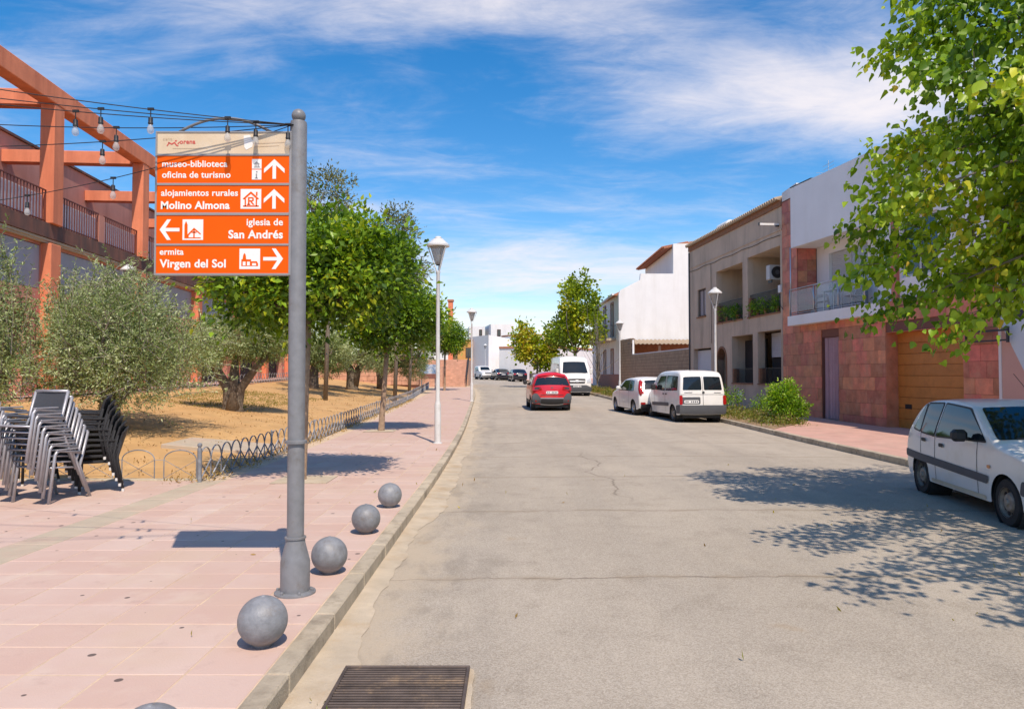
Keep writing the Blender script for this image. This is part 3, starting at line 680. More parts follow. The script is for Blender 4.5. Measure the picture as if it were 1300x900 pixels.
# ------------------------------------------------------------------ ball bollards
bp = [(.02, -.006), (.045, -.004), (.055, .002), (.058, .006)]
prof = bp + [(.145 * math.sin(R(a)), .145 + .004 - .145 * math.cos(R(a))) for a in range(24, 180, 6)] + [(.012, .295), (.010, .298), (.001, .299)]
bb = MB(); bb.lathe(prof, 36); bbm = bb.mesh('ball_bollard', M['grey_ball'], True)
where = ['cut off by the bottom edge of the photo', 'just in front of the sign pole', 'just behind the sign pole', 'third past the sign pole, near the kerb', 'farthest along the kerb']
dist = [2.97, 4.42, 6.02, 7.52, 8.98]
lab = ['scuffed grey ball bollard nearest the camera, cut off at the picture bottom', 'dark grey ball bollard on pink pavers directly in front of the sign pole',
       'rust tinged grey ball bollard partly behind the foot of the sign pole', 'grey ball bollard standing second last along the kerb', 'grey ball bollard farthest away along the kerb']
for i, y in enumerate(dist):
    tag(link('ball_bollard', bbm, None, None, (-1.49 if i else -1.45, y, .131), (0, 0, i * 1.3)), lab[i], 'bollard', 'ball bollards along the kerb')

# ------------------------------------------------------------------ festoon cables tied to the sign pole
def bulb_parts(par, p, lean=0.0):
    x, y, z = p; k_ = .84
    b = MB(); b.box(x - .022, x + .022, y - .006, y + .006, z - .006, z + .012); b.tube([(x, y, z), (x, y, z - .055)], .004, 6)
    b.build('hanger', M['cable'], par)
    b = MB(); b.lathe([(q * k_, w * k_) for q, w in [(.006, .0), (.016, -.004), (.0185, -.012), (.0185, -.045), (.021, -.05), (.021, -.06), (.016, -.063)]], 12, (x, y, z - .055)); b.build('socket', M['black_plastic'], par, sharp=40)
    b = MB(); b.lathe([(q * k_, w * k_) for q, w in [(.014, 0), (.017, -.012), (.026, -.034), (.029, -.05), (.025, -.068), (.014, -.080), (.001, -.083)]], 14, (x, y, z - .107)); b.build('bulb', M['bulb_glass'], par, smooth=True)
top = Vector((-1.63, 5.42, 3.61))
cab = [  # far end, sag, bulb fractions, label
    ((-4.39, 4.80, 3.79), .03, (.348, .164), 'topmost festoon cable crossing the sky from the sign pole with two bulbs'),
    ((-4.48, 4.90, 3.74), .03, (.458, .093), 'festoon cable second from the top with a bulb over the pergola beam'),
    ((-4.57, 5.00, 3.73), .04, (.51,), 'festoon cable third from the top with a bulb beside the pergola post'),
    ((-5.20, 5.70, 3.79), .06, (.387, .012), 'festoon cable running level just above the sign panel'),
    ((-5.40, 5.90, 3.59), .06, (.407,), 'festoon cable dipping behind the sign top with one low bulb'),
    ((-6.95, 7.60, 3.47), .19, (.325, .511), 'lowest sagging festoon cable passing behind the sign in front of the balustrade')]
for end, sag, fr, lb in cab:
    c = empty('festoon_cable', tuple(top), 0, lb, 'string lights', 'festoon cables tied to the sign pole')
    e = Vector(end) - top
    pt = lambda t: (e.x * t, e.y * t, e.z * t - 4 * sag * t * (1 - t))
    b = MB(); b.tube([pt(i / 30) for i in range(31)], .0036, 6); b.build('wire', M['cable'], c, smooth=True)
    for t in fr: bulb_parts(c, pt(t))

# ------------------------------------------------------------------ street lamps
def make_lamp():
    r = empty('street_lamp')
    b = MB(); b.lathe([(.075, 0), (.075, .9), (.068, .93), (.05, 1.0), (.042, 3.98), (.05, 4.0), (.05, 4.04)], 16); b.build('pole', M['lamp_white'], r, sharp=35)
    b = MB(); b.lathe([(.11, -.004), (.11, .02), (.08, .03)], 16); b.build('base_plate', M['lamp_white'], r, sharp=35)
    b = MB()
    for q in range(3):
        a = q * 2 * math.pi / 3 + .5; c, s = math.cos(a), math.sin(a)
        b.bar((.03 * c, .03 * s, 4.03), (.25 * c, .25 * s, 4.62), .028, .02)
    b.build('arms', M['lamp_white'], r)
    b = MB(); b.lathe([(.03, 4.18), (.075, 4.22), (.19, 4.62)], 20); b.build('diffuser', M['lamp_glass'], r, sharp=35)
    b = MB(); b.lathe([(.05, 4.18), (.06, 4.23), (.05, 4.26)], 12); b.build('lamp_holder', M['black_plastic'], r)
    b = MB(); b.lathe([(.20, 4.62), (.268, 4.625), (.268, 4.665), (.235, 4.69), (.12, 4.80), (.085, 4.80), (.085, 4.83), (.06, 4.86), (.001, 4.87)], 24); b.build('cap', M['lamp_white'], r, sharp=30)
    return r
lamp0 = make_lamp()
lamps = [((-1.74, 17.2), 'tall white street lamp on the pink pavement, nearest on the left'), ((-2.10, 38.2), 'smaller white street lamp farther up the left pavement'),
         ((7.78, 28.0), 'white street lamp rising behind the small white van'), ((6.55, 44.5), 'white street lamp in front of the tall white gable wall'),
         ((-13.4, 25.5), 'street lamp almost hidden behind the sign at the orange building'), ((-3.8, 104.0), 'tiny distant street lamp before the white houses')]
for i, ((x, y), lb) in enumerate(lamps):
    o = lamp0 if i == 0 else copy_tree(lamp0)
    z = gz(y) + .13 if i != 4 else garden_z(x, y) + .03
    o.location = (x, y, z); o.rotation_euler = (0, 0, .9 + i * .7)
    tag(o, lb, 'street lamp', 'white street lamps')
    if i == 3: o.scale = (1, 1, .95)
    if i == 4: o.scale = (1, 1, .92)

# ------------------------------------------------------------------ hoop fences
FH, FW = .50, .42
def hoop_meshes():
    b = MB(); n = 12; w = FW; r = w / 2 - .006
    pts = [(.006, 0, 0), (.006, 0, .30)] + [(w / 2 - r * math.cos(R(a)), 0, .30 + .20 * math.sin(R(a))) for a in range(12, 180, 14)] + [(w - .006, 0, .30), (w - .006, 0, 0)]
    for p, q in zip(pts, pts[1:]): b.bar(p, q, .022, .009)
    hoop = b.mesh('hoop', M['iron_grey'])
    b = MB(); b.bar((.01, .004, .30), (w - .01, .004, .02), .022, .007); b.bar((.01, -.004, .02), (w - .01, -.004, .30), .022, .007)
    b.bar((0, 0, .03), (w, 0, .03), .012, .012); cross = b.mesh('cross_brace', M['iron_grey'])
    return hoop, cross
HOOP, CROSS = hoop_meshes()
def fence_post(par, loc):
    b = MB(); b.lathe([(.034, -.05), (.034, .50), (.022, .505), (.022, .52), (.032, .535), (.036, .55), (.03, .575), (.001, .585)], 12); o = b.build('post', M['iron_grey'], par, sharp=40, loc=loc); return o
def hoop_fence(name, label, pts_fun, n, group):
    root = empty(name, pts_fun(0), 0, label, 'fence', group); o0 = Vector(pts_fun(0))
    for i in range(n):
        p = Vector(pts_fun(i)) - o0; q = Vector(pts_fun(i + 1)) - o0; a = math.atan2(q.y - p.y, q.x - p.x); sl = math.atan2(q.z - p.z, (q - p).xy.length)
        L_ = (q - p).xy.length / FW
        link('hoop', HOOP, None, root, p, (0, -sl, a), (L_, 1, 1)); link('cross_brace', CROSS, None, root, p, (0, -sl, a), (L_, 1, 1))
        if i % 8 == 0 and i > 0: fence_post(root, p).scale = (.6, .6, .9)
    fence_post(root, (0, 0, 0))
    return root
def along(i):
    y = 11.05 + i * FW * .998; return (XF(y) + .03, y, gz(y) + .135)
hoop_fence('hoop_fence', 'low grey iron hoop fence running between pavement and dry garden', along, 118, 'low hoop fences')
def back(i):
    y = 17.0 + i * .52; return (XF(y) - 8.25, y, garden_z(XF(y) - 8.25, y) + .02)
bf = hoop_fence('hoop_fence', 'far grey hoop fence at the back of the garden below the orange building', back, 76, 'low hoop fences')
b = MB()
pp = [back(i) for i in range(0, 77)]; o0 = Vector(pp[0])
for p, q in zip(pp, pp[1:]): b.bar(Vector(p) - o0 + Vector((0, 0, -.1)), Vector(q) - o0 + Vector((0, 0, -.1)), .16, .22)
b.build('plinth', M['stone_orange'], bf)
# two thin wider hoops across the garden mouth
def wide(i): return (-4.78 - .66 * i, 11.28 + .03 * i, .135)
root = empty('wire_hoop_fence', wide(0), 0, 'thin rusty wire hoops across the garden corner beside the chairs', 'fence', 'low hoop fences')
for i in range(5):
    x0 = -.66 * i - .06
    b = MB(); w = .50
    pts = [(x0, .03 * i, 0), (x0, .03 * i, .30)] + [(x0 - w / 2 + w / 2 * math.cos(R(a)), .03 * i, .30 + .15 * math.sin(R(a))) for a in range(15, 180, 15)] + [(x0 - w, .03 * i, .30), (x0 - w, .03 * i, 0)]
    b.tube(pts, .009, 6); b.build('hoop', M['iron_grey'], root)
    b = MB(); b.bar((x0, .03 * i, .30), (x0 - w, .03 * i, .02), .014, .006); b.bar((x0, .03 * i + .01, .02), (x0 - w, .03 * i + .01, .30), .008, .006); b.build('cross_brace', M['iron_grey'], root)
    b = MB(); b.bar((x0 - w, .03 * i, .30), (x0 - w - .16, .03 * i + .01, .30), .012, .006); b.build('tie', M['iron_grey'], root)

# ------------------------------------------------------------------ stacked cafe chairs
def sling_chair():
    r = empty('sling_chair'); W = .285
    for s in (-1, 1):
        # chair faces -y. front leg and arm are one bent tube, rear leg runs into the back upright
        b = MB(); b.tube([(s * W, -.30, 0), (s * W, -.215, .60), (s * W, -.19, .635), (s * W, -.15, .648), (s * W, .175, .60)], .020, 8); b.build('front_leg', M['aluminium'], r, smooth=True)
        b = MB(); b.bbox(s * W - .024, s * W + .024, -.20, .12, .652, .668, .004); b.build('armrest', M['aluminium'], r)
        b = MB(); b.tube([(s * (W - .01), .34, 0), (s * (W - .015), .17, .42), (s * (W - .02), .20, .50), (s * (W - .022), .30, .86)], .020, 8); b.build('rear_leg', M['aluminium'], r, smooth=True)
        b = MB(); b.tube([(s * (W - .025), -.235, .445), (s * (W - .025), .17, .405)], .012, 8); b.build('seat_rail', M['aluminium'], r, smooth=True)
    b = MB(); b.tube([(-W, -.245, .44), (W, -.245, .44)], .013, 8); b.build('front_rail', M['aluminium'], r, smooth=True)
    b = MB(); b.tube([(-W + .022, .30, .86), (W - .022, .30, .86)], .020, 8); b.build('top_rail', M['aluminium'], r, smooth=True)
    def sling(pts, w, name):
        vs, fs = [], []; n = len(pts)
        for i, (y, z) in enumerate(pts):
            for j in range(7):
                x = -w + 2 * w * j / 6; vs.append((x, y + .010 * (1 - (x / w) ** 2) * (1 if name == 'backrest' else 0), z - .012 * (1 - (x / w) ** 2) * (0 if name == 'backrest' else 1)))
        for i in range(n - 1):
            for j in range(6): k = i * 7 + j; fs.append((k, k + 1, k + 8, k + 7))
        m = MB(); m.add(vs, fs); m.add([(x, y + (.007 if name == 'backrest' else 0), z - (0 if name == 'backrest' else .007)) for x, y, z in vs], [f[::-1] for f in fs]); m.build(name, M['sling'], r, smooth=True)
    sling([(-.245, .452), (-.1, .437), (.03, .424), (.16, .416)], W - .03, 'seat')
    sling([(.185, .46), (.20, .51), (.235, .64), (.27, .76), (.298, .865)], W - .03, 'backrest')
    return r
def wicker_chair():
    r = empty('wicker_chair'); W = .26
    for s in (-1, 1):
        b = MB(); b.tube([(s * W, -.25, .03), (s * W, -.24, .56), (s * W, -.20, .62), (s * W, -.12, .645), (s * W, .20, .63)], .020, 8); b.build('front_leg', M['wicker'], r, smooth=True)
        b = MB(); b.tube([(s * W, .27, .03), (s * W, .19, .44), (s * W * .96, .24, .70)], .018, 8); b.build('rear_leg', M['wicker'], r, smooth=True)
        for y in (-.25, .27): 
            b = MB(); b.lathe([(.019, 0), (.019, .04)], 8, (s * W, y, 0)); b.build('foot', M['foot_white'], r)
    b = MB(); b.bbox(-W, W, -.25, .22, .40, .44, .012); b.build('seat', M['wicker'], r)
    vs, fs = [], []
    for i in range(8):
        t = i / 7; y = .19 + .13 * t; z = .44 + .44 * t
        for j in range(11):
            u = -1 + 2 * j / 10; ww = W * (1 + .04 * t); vs.append((u * ww, y - .05 * u * u, z - (.05 * u ** 4 if i == 7 else 0)))
    for i in range(7):
        for j in range(10): k = i * 11 + j; fs.append((k, k + 1, k + 12, k + 11))
    m = MB(); m.add(vs, fs); m.add([(x, y + .022, z) for x, y, z in vs], [f[::-1] for f in fs])
    bd = [j for j in range(11)] ; nb = len(vs)
    m.f += [(77 + j, 78 + j, nb + 78 + j, nb + 77 + j) for j in range(10)] + [(i * 11, (i + 1) * 11, nb + (i + 1) * 11, nb + i * 11) for i in range(7)] + [(i * 11 + 10, nb + i * 11 + 10, nb + (i + 1) * 11 + 10, (i + 1) * 11 + 10) for i in range(7)]
    m.build('backrest', M['wicker'], r, smooth=True)
    return r
ORD = ['topmost', 'second from the top', 'third from the top', 'fourth from the top', 'fifth from the top', 'sixth from the top', 'seventh from the top', 'bottom one', 'ninth']
sling0, wicker0 = sling_chair(), wicker_chair(); used = {}
def stack(proto, base, rz, n, dz, df, what, place, group):
    for i in range(n):
        k = n - 1 - i
        if proto.name not in used: o = proto; used[proto.name] = 1
        else: o = copy_tree(proto)
        f = Vector((math.sin(rz), -math.cos(rz), 0))
        p = Vector(base) + f * df * i + Vector((rng_.uniform(-.012, .012), rng_.uniform(-.008, .008), dz * i))
        o.location = p; o.rotation_euler = (0, 0, rz + rng_.uniform(-.03, .03))
        tag(o, f'{what}, {ORD[k] if k < n - 1 else "lowest"} of the stack {place}', 'chair', group)
stack(sling0, (-5.98, 9.55, .131), -.30, 8, .077, .042, 'silver black sling chair', 'nearest the garden', 'silver sling chairs in the right stack')
stack(sling0, (-6.98, 9.60, .131), -.34, 8, .078, .042, 'silver black sling chair', 'at the left picture edge', 'silver sling chairs in the left stack')
stack(wicker0, (-5.75, 10.3, .131), -1.1, 7, .075, .036, 'black woven chair', 'beside the garden hoops', 'black woven chairs in the right stack')
stack(wicker0, (-6.75, 10.75, .131), -.5, 6, .085, .04, 'black woven chair', 'behind the silver chairs', 'black woven chairs behind')
stack(wicker0, (-8.2, 10.9, .131), -.2, 7, .085, .03, 'black woven chair', 'rearmost at the far left', 'black woven chairs at the far left')

# ------------------------------------------------------------------ buildings
def world_of(root, p):
    return Matrix.Translation(root.location) @ Matrix.Rotation(root.rotation_euler.z, 4, 'Z') @ Vector(p)
RZ = math.atan2(-1, .09)
def block(name, mat, par, *a, bev=0):
    b = MB(); (b.bbox(*a, bev) if bev else b.box(*a)); return b.build(name, M[mat], par)
def railing(par, x0, x1, y, z0, z1, mat='iron_black', step=.11, r=.008):
    b = MB(); b.bar((x0, y, z1), (x1, y, z1), .035, .02); b.bar((x0, y, z0 + .06), (x1, y, z0 + .06), .025, .015)
    n = max(2, int((x1 - x0) / step))
    for i in range(n + 1): x = x0 + (x1 - x0) * i / n; b.bar((x, y, z0), (x, y, z1), r * 2)
    return b.build('railing', M[mat], par)
def window(par, x0, x1, z0, z1, y, frame='white_wall', glass='glass_dark', fw=.06, bars=1):
    b = MB(); 
    for a in ((x0, x1, z0, z0 + fw), (x0, x1, z1 - fw, z1), (x0, x0 + fw, z0 + fw, z1 - fw), (x1 - fw, x1, z0 + fw, z1 - fw)): b.box(a[0], a[1], y, y + .06, a[2], a[3])
    for i in range(bars): x = x0 + (x1 - x0) * (i + 1) / (bars + 1); b.box(x - fw / 2, x + fw / 2, y + .002, y + .058, z0 + fw, z1 - fw)
    w = b.build('window', M[frame], par)
    b = MB(); b.box(x0 + .01, x1 - .01, y + .025, y + .035, z0 + .01, z1 - .01); b.build('pane', M[glass], w)
    return w

# --- grey rendered house with loggias
gh = empty('grey_house', (9.75, 40.1, 0), RZ, 'unpainted grey rendered house with dark loggias and black balcony railings', 'house')
holes = [(1.25, 2.5, 4.77, 6.2), (3.97, 7.2, 4.2, 6.8), (7.75, 10.95, 4.2, 6.9), (.6, 3.2, -1, 3.1), (4.1, 5.2, -1, 3.0), (5.9, 8.25, 1.3, 3.5), (8.75, 10.95, 1.3, 3.55)]
b = MB(); b.wall(0, 11.1, -.2, 8.45, holes, 0, .32); b.build('wall', M['grey_render'], gh)
b = MB(); b.box(0, 11.1, 2.1, 10, -.2, 8.45); b.box(0, .3, .32, 2.1, -.2, 8.45); b.box(10.98, 11.1, .32, 2.1, -.2, 8.45)
b.box(.3, 10.98, .32, 2.1, 3.62, 4.18); b.box(.3, 10.98, .32, 2.1, 6.92, 7.2); b.box(2.9, 3.95, .32, 2.1, 4.18, 6.92); b.box(7.22, 7.73, .32, 2.1, 4.18, 6.92); b.box(5.25, 5.88, .32, 2.1, -.2, 3.62); b.box(3.3, 4.05, .32, 2.1, -.2, 3.62)
b.build('body', M['grey_render'], gh)
b = MB(); b.box(0, 11.1, -.03, .0, 7.5, 7.56); b.build('string_course', M['grey_render'], gh)
b = MB(); b.box(-.05, 11.12, -.06, .4, 8.45, 8.70); b.build('brick_cornice', M['brown_brick'], gh)
rf = MB()
for i in range(52):       # tile ends along the eave
    x = .05 + i * .213; rf.tube([(x, -.22, 8.74), (x, 1.2, 9.12), (x, 5.0, 9.9)], .085, 8)
rf.box(0, 11.1, -.18, .1, 8.70, 8.74); rf.build('tile_roof', M['roof_old'], gh)
b = MB(); b.prism([(.1, 8.45), (10, 8.45), (5, 9.85)], 0.1, 11.0, 'x'); b.build('roof_body', M['brown_brick'], gh)
window(gh, 1.27, 2.48, 4.79, 6.18, .12, 'door_brown', 'cloth_white', .05, 1)
b = MB(); [b.bar((1.3 + .12 * i, .05, 4.8), (1.3 + .12 * i, .05, 6.2), .014) for i in range(10)]; b.build('window_bars', M['iron_black'], gh)
block('window_sill', 'brown_brick', gh, 1.2, 2.55, -.06, .1, 4.70, 4.768)
railing(gh, 4.0, 7.17, .12, 4.2, 5.22); railing(gh, 7.78, 10.92, .12, 4.2, 5.22)
for a, e in ((3.97, 7.2), (7.75, 10.95)): block('balcony_sill', 'brown_brick', gh, a + .01, e - .01, -.05, .3, 4.201, 4.26)
for x in (3.99, 7.77): block('brick_pier', 'brown_brick', gh, x, x + .16, .03, .31, 4.27, 5.1)
d = block('balcony_door', 'brown_brick', gh, 5.6, 6.6, 2.04, 2.09, 4.2, 6.3); block('door_panel', 'door_brown', d, 5.72, 6.48, 2.01, 2.035, 4.3, 6.2)
d = block('garage_door', 'door_grey', gh, .6, 3.2, .22, .28, -.2, 3.0)
block('lintel_shadow_gap', 'dark_void', gh, .6, 3.2, .26, .31, 3.0, 3.1)  # near-black strip, the shade above the door put in as colour
# arched doorway
b = MB(); pts = [(4.0, -.2)] + [(4.1, -.2), (4.1, 2.45)] + arc(4.65, 2.45, .55, 180, 0, 10)[1:-1] + [(5.2, 2.45), (5.2, -.2), (5.3, -.2), (5.3, 2.45)] + arc(4.65, 2.45, .65, 0, 180, 12)[1:-1] + [(4.0, 2.45)]
b.prism(pts, -.03, .32); b.build('brick_arch', M['brown_brick'], gh)
b = MB(); b.prism([(4.1, 3.02), (4.1, 2.45)] + arc(4.65, 2.45, .55, 180, 0, 10)[1:-1] + [(5.2, 2.45), (5.2, 3.02)], .004, .316); b.build('arch_spandrel', M['grey_render'], gh)
d = block('entrance_door', 'door_brown', gh, 4.1, 5.2, .5, .56, -.2, 3.0)
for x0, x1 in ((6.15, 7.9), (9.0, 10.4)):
    d = block('loggia_dark_panel', 'dark_void', gh, x0 - .2, x1 + .3, .62, .70, .3, 3.3)  # solid near-black panel standing in for the dark loggia interior
for a, e in ((5.9, 8.25), (8.75, 10.95)):
    railing(gh, a + .02, e - .02, .15, 1.32, 2.0)
    block('brick_sill', 'brown_brick', gh, a + .01, e - .01, -.04, .31, 1.301, 1.36)
    block('brick_pier', 'brown_brick', gh, a + .01, a + .14, .02, .3, 1.37, 2.0)
block('meter_box', 'white_wall', gh, 6.6, 7.0, -.03, -.003, .55, 1.0)
b = MB(); b.tube([(.06, -.05, .1), (.06, -.05, 8.4)], .04, 8); b.build('downpipe', M['trim_grey'], gh, smooth=True)
b = MB(); b.tube([(x, -.02, 7.35 - .05 * math.sin(x * 1.3) ** 2) for x in [i * .55 for i in range(21)]], .012, 5); b.tube([(3.3, -.02, 7.3), (3.32, -.02, 3.3)], .01, 5); b.build('cables', M['cable'], gh)
# things fixed to the grey house
def at_house(name, root, mbs, p, label, cat, rz=None, group=None):
    e = empty(name, world_of(root, p), root.rotation_euler.z if rz is None else rz, label, cat, group)
    for nm, mb, mat in mbs: mb.build(nm, M[mat], e)
    return e
c = MB(); c.bbox(-.42, .42, -.16, .16, 0, .62, .02); g1 = MB(); g1.lathe([(.25, -.19), (.25, -.162)], 20, (-.08, 0, .31), 'y'); g2 = MB(); g2.lathe([(.10, -.2), (.10, -.193)], 14, (-.08, 0, .31), 'y'); br = MB(); br.box(-.3, -.26, -.1, .22, -.12, 0); br.box(.26, .3, -.1, .22, -.12, 0)
at_house('air_conditioner', gh, [('casing', c, 'shutter'), ('fan_grille', g1, 'trim_black'), ('fan_hub', g2, 'trim_grey'), ('bracket', br, 'iron_black')], (9.35, .62, 5.72), 'white air conditioner hanging in the upper right loggia of the grey house', 'air conditioner', rz=RZ + R(90))
c = MB(); c.box(-.03, .03, -.8, 0, 0, .08); c2 = MB(); c2.box(-.05, .05, -.14, -.004, -.05, .0); c3 = MB(); c3.box(-.035, .035, -.84, -.8, -.02, .1)
at_house('tube_lamp', gh, [('tube', c, 'white_wall'), ('bracket', c2, 'iron_black'), ('end_cap', c3, 'iron_black')], (10.85, 0, 7.72), 'white tube lamp projecting from the grey house near the red wall', 'wall lamp')
c = MB(); c.lathe([(.02, -.75), (.27, -.73), (.29, -.66), (.29, .66), (.27, .73), (.02, .75)], 20, (0, 0, .45), 'x'); c2 = MB(); [c2.bar((x, y, 0), (x, y * .5, .3), .04) for x in (-.5, .5) for y in (-.3, .3)]; c3 = MB(); c3.lathe([(.1, -.78), (.1, -.752)], 12, (0, 0, .5), 'x')
at_house('water_tank', gh, [('tank', c, 'white_wall'), ('stand', c2, 'iron_black'), ('valve_cap', c3, 'trim_grey')], (1.2, 1.6, 9.15), 'white solar water tank on the tiled roof edge of the grey house', 'water tank')
c = MB(); c.bbox(-.1, .1, -.08, 0, 0, .3, .01); c2 = MB(); c2.tube([(0, -.04, 0), (.02, -.06, -.25), (.1, -.06, -.55), (.25, -.03, -.7)], .015, 6)
at_house('junction_box', gh, [('box', c, 'white_wall'), ('pipe', c2, 'iron_black')], (10.98, 0, 5.0), 'small white junction box beside the upper right loggia', 'box')

c = MB(); c.bar((0, 0, 0), (0, 0, 2.2), .03); [c.bar((-.5, 0, 1.5 + .18 * k), (.5, 0, 1.5 + .18 * k), .014) for k in range(4)]; c.bar((0, -.6, 1.6), (0, .6, 1.6), .016)
at_house('roof_aerial', gh, [('mast', c, 'steel')], (6.3, 4.6, 9.6), 'thin television aerial on the grey house roof', 'aerial')
c = MB(); c.box(-1.02, 1.02, 0, .04, 0, 1.05); sl_ = MB(); [sl_.bbox(-1.0, 1.0, -.02, .0, .02 + .085 * k, .095 + .085 * k, .006) for k in range(12)]
at_house('roller_blind', gh, [('backing', c, 'trim_grey'), ('slats', sl_, 'door_grey')], (9.95, .55, 2.45), 'half lowered grey roller blind in the lower right loggia', 'blind')
# --- red stone house with white upper box
rh = empty('red_stone_house', (10.75, 29.0, 0), RZ, 'modern house clad in red stone slabs with white upper storey and balcony', 'house')
RH = [(2.95, 4.1, .15, 3.05), (6.78, 10.14, -1, 3.02)]
b = MB(); b.wall(0, 11.35, -.2, 3.95, RH, .02, .5); b.build('wall', M['stone_joint'], rh)
b = MB(); b.box(0, 1.2, .02, 5, 3.95, 8.6); b.build('pilaster_core', M['stone_joint'], rh)
um = MB(); um.bbox(-.5, .5, 0, 1, -.5, .5, .012); um = um.mesh('stone_slab', M['stone_red'])
def slabs(x0, x1, z0, z1, holes, y, dw=.62, dh=.415, par=rh, off=0.0):
    r = 0; z = z0
    while z < z1 - .02:
        ze = min(z + dh, z1); x = x0 - (off + (r % 3) * dw / 3) % dw
        while x < x1 - .02:
            segs = [(max(x, x0), min(x + dw, x1))]
            for h in holes:
                if h[2] < ze - .03 and h[3] > z + .03:
                    ns = []
                    for a, e in segs:
                        if h[0] <= a and h[1] >= e: continue
                        if a < h[0] < e: ns.append((a, h[0]))
                        if a < h[1] < e: ns.append((h[1], e))
                        if h[1] <= a or h[0] >= e: ns.append((a, e))
                    segs = ns
            for a, e in segs:
                if e - a < .04: continue
                zz0, zz1 = z, ze
                for h in holes:
                    if h[0] < e - .01 and h[1] > a + .01:
                        if zz0 < h[3] < zz1: zz0 = h[3]
                        elif zz0 < h[2] < zz1: zz1 = h[2]
                link('stone_slab', um, None, par, ((a + e) / 2, y - rng_.uniform(.0, .006), (zz0 + zz1) / 2), None, (e - a - .007, .03, zz1 - zz0 - .007))
            x += dw
        z = ze; r += 1
slabs(0, 11.35, .0, 3.95, RH, -.008)
slabs(0, 1.2, 3.95, 8.55, [], -.008, .60, .46)
b = MB(); b.prism([(0.0, 8.6), (1.2, 8.6), (1.2, 9.05), (0.0, 8.95)], .0, 3); b.build('white_parapet', M['white_wall'], rh)
for k in range(6):
    for j in range(2): link('stone_slab', um, None, rh, (1.225, .03 + .36 * (j + .5), 3.96 + .43 * (k + .5)), (0, 0, R(90)), (.352, .03, .422))
b = MB(); b.wall(1.21, 6.16, 3.9, 6.6, [(2.1, 4.6, 3.95, 6.2)], .78, 1.1); b.box(6.16, 7.0, .15, 1.8, 3.56, 6.6); b.wall(7.0, 11.35, 3.56, 6.6, [(7.35, 9.0, 4.6, 6.3)], .15, .4); b.box(1.2, 11.35, 1.85, 8, 3.95, 8.5)
b.build('white_storey', M['white_box'], rh)
b = MB(); b.box(7.02, 7.28, .05, .148, 3.96, 6.54); b.build('red_post', M['stone_red'], rh)
w = window(rh, 7.35, 9.0, 4.6, 6.3, .2, 'shutter', 'glass_dark', .07, 1)
sh = MB(); sh.box(2.1, 4.6, .92, .96, 3.95, 6.2); sh = sh.build('shutter', M['shutter'], rh)
sm = MB(); sm.bbox(2.1, 3.4, .895, .919, 0, .07, .006); sm = sm.mesh('slat', M['shutter'])
for k in range(28): link('slat', sm, None, sh, (0, 0, 4.02 + k * .0775))
pn = MB(); pn.box(3.42, 4.6, .89, .9, 3.95, 6.2); pn.build('glass_door', M['glass_pane'], rh)
b = MB(); P_ = [(1.2, -.24), (11.35, .50), (11.35, 6), (1.2, 6)]; b.prism(P_, 6.54, 8.83, 'z'); b.build('white_box', M['white_box'], rh)
b = MB(); b.prism([(1.19, -.25), (2.6, -.147), (2.6, .3), (1.19, .3)], 8.832, 8.87, 'z'); b.build('coping', M['iron_black'], rh)
b = MB(); b.prism([(1.25, -.42), (6.1, -.30), (6.9, -.27), (6.9, .1), (1.25, .7)][:5], 3.57, 3.93, 'z'); b.build('balcony_slab', M['white_box'], rh)
b = MB(); b.prism([(1.3, .0), (6.1, .0), (6.1, .77), (1.3, .77)], 3.80, 3.94, 'z'); b.build('balcony_floor', M['band_cement'], rh)
def rail_y(x): return -.36 + (x - 1.3) * .026
b = MB(); b.tube([(1.32, rail_y(1.32), 4.92), (6.1, rail_y(6.1), 4.92)], .022, 8); b.tube([(1.32, rail_y(1.32), 4.0), (6.1, rail_y(6.1), 4.0)], .014, 8)
for x in (1.32, 3.05, 4.6, 6.08): b.tube([(x, rail_y(x), 3.93), (x, rail_y(x), 4.92)], .02, 8)
b.tube([(1.32, -.32, 3.93), (1.32, -.32, 6.54)], .025, 8); b.build('balcony_rail', M['steel'], rh, smooth=True)
for x0, x1 in ((1.4, 2.98), (3.12, 4.53), (4.67, 6.0)):
    b = MB(); b.add([(x0, rail_y(x0) + .01, 4.06), (x1, rail_y(x1) + .01, 4.06), (x1, rail_y(x1) + .01, 4.86), (x0, rail_y(x0) + .01, 4.86), (x0, rail_y(x0) + .02, 4.06), (x1, rail_y(x1) + .02, 4.06), (x1, rail_y(x1) + .02, 4.86), (x0, rail_y(x0) + .02, 4.86)], [(0, 1, 2, 3), (7, 6, 5, 4), (0, 4, 5, 1), (1, 5, 6, 2), (2, 6, 7, 3), (3, 7, 4, 0)])
    b.build('glass_panel', M['glass_pane'], rh)
# garage door of horizontal boards, in its stone reveal
b = MB(); b.box(6.785, 6.80, .0, .5, -.2, 3.015); b.box(10.12, 10.135, .0, .5, -.2, 3.015); b.box(6.80, 10.12, .0, .5, 3.0, 3.015); b.build('reveal', M['stone_red'], rh)
gd = block('garage_door', 'trim_black', rh, 6.80, 10.12, .40, .44, -.2, 3.0)
gp = MB(); gp.bbox(6.80, 10.12, .365, .399, 0, .318, .010); gp = gp.mesh('board', M['garage_wood'])
for k in range(9): link('board', gp, None, gd, (0, 0, .10 + k * .3225))
block('vent', 'dark_void', gd, 7.15, 7.45, .352, .364, .72, .86)
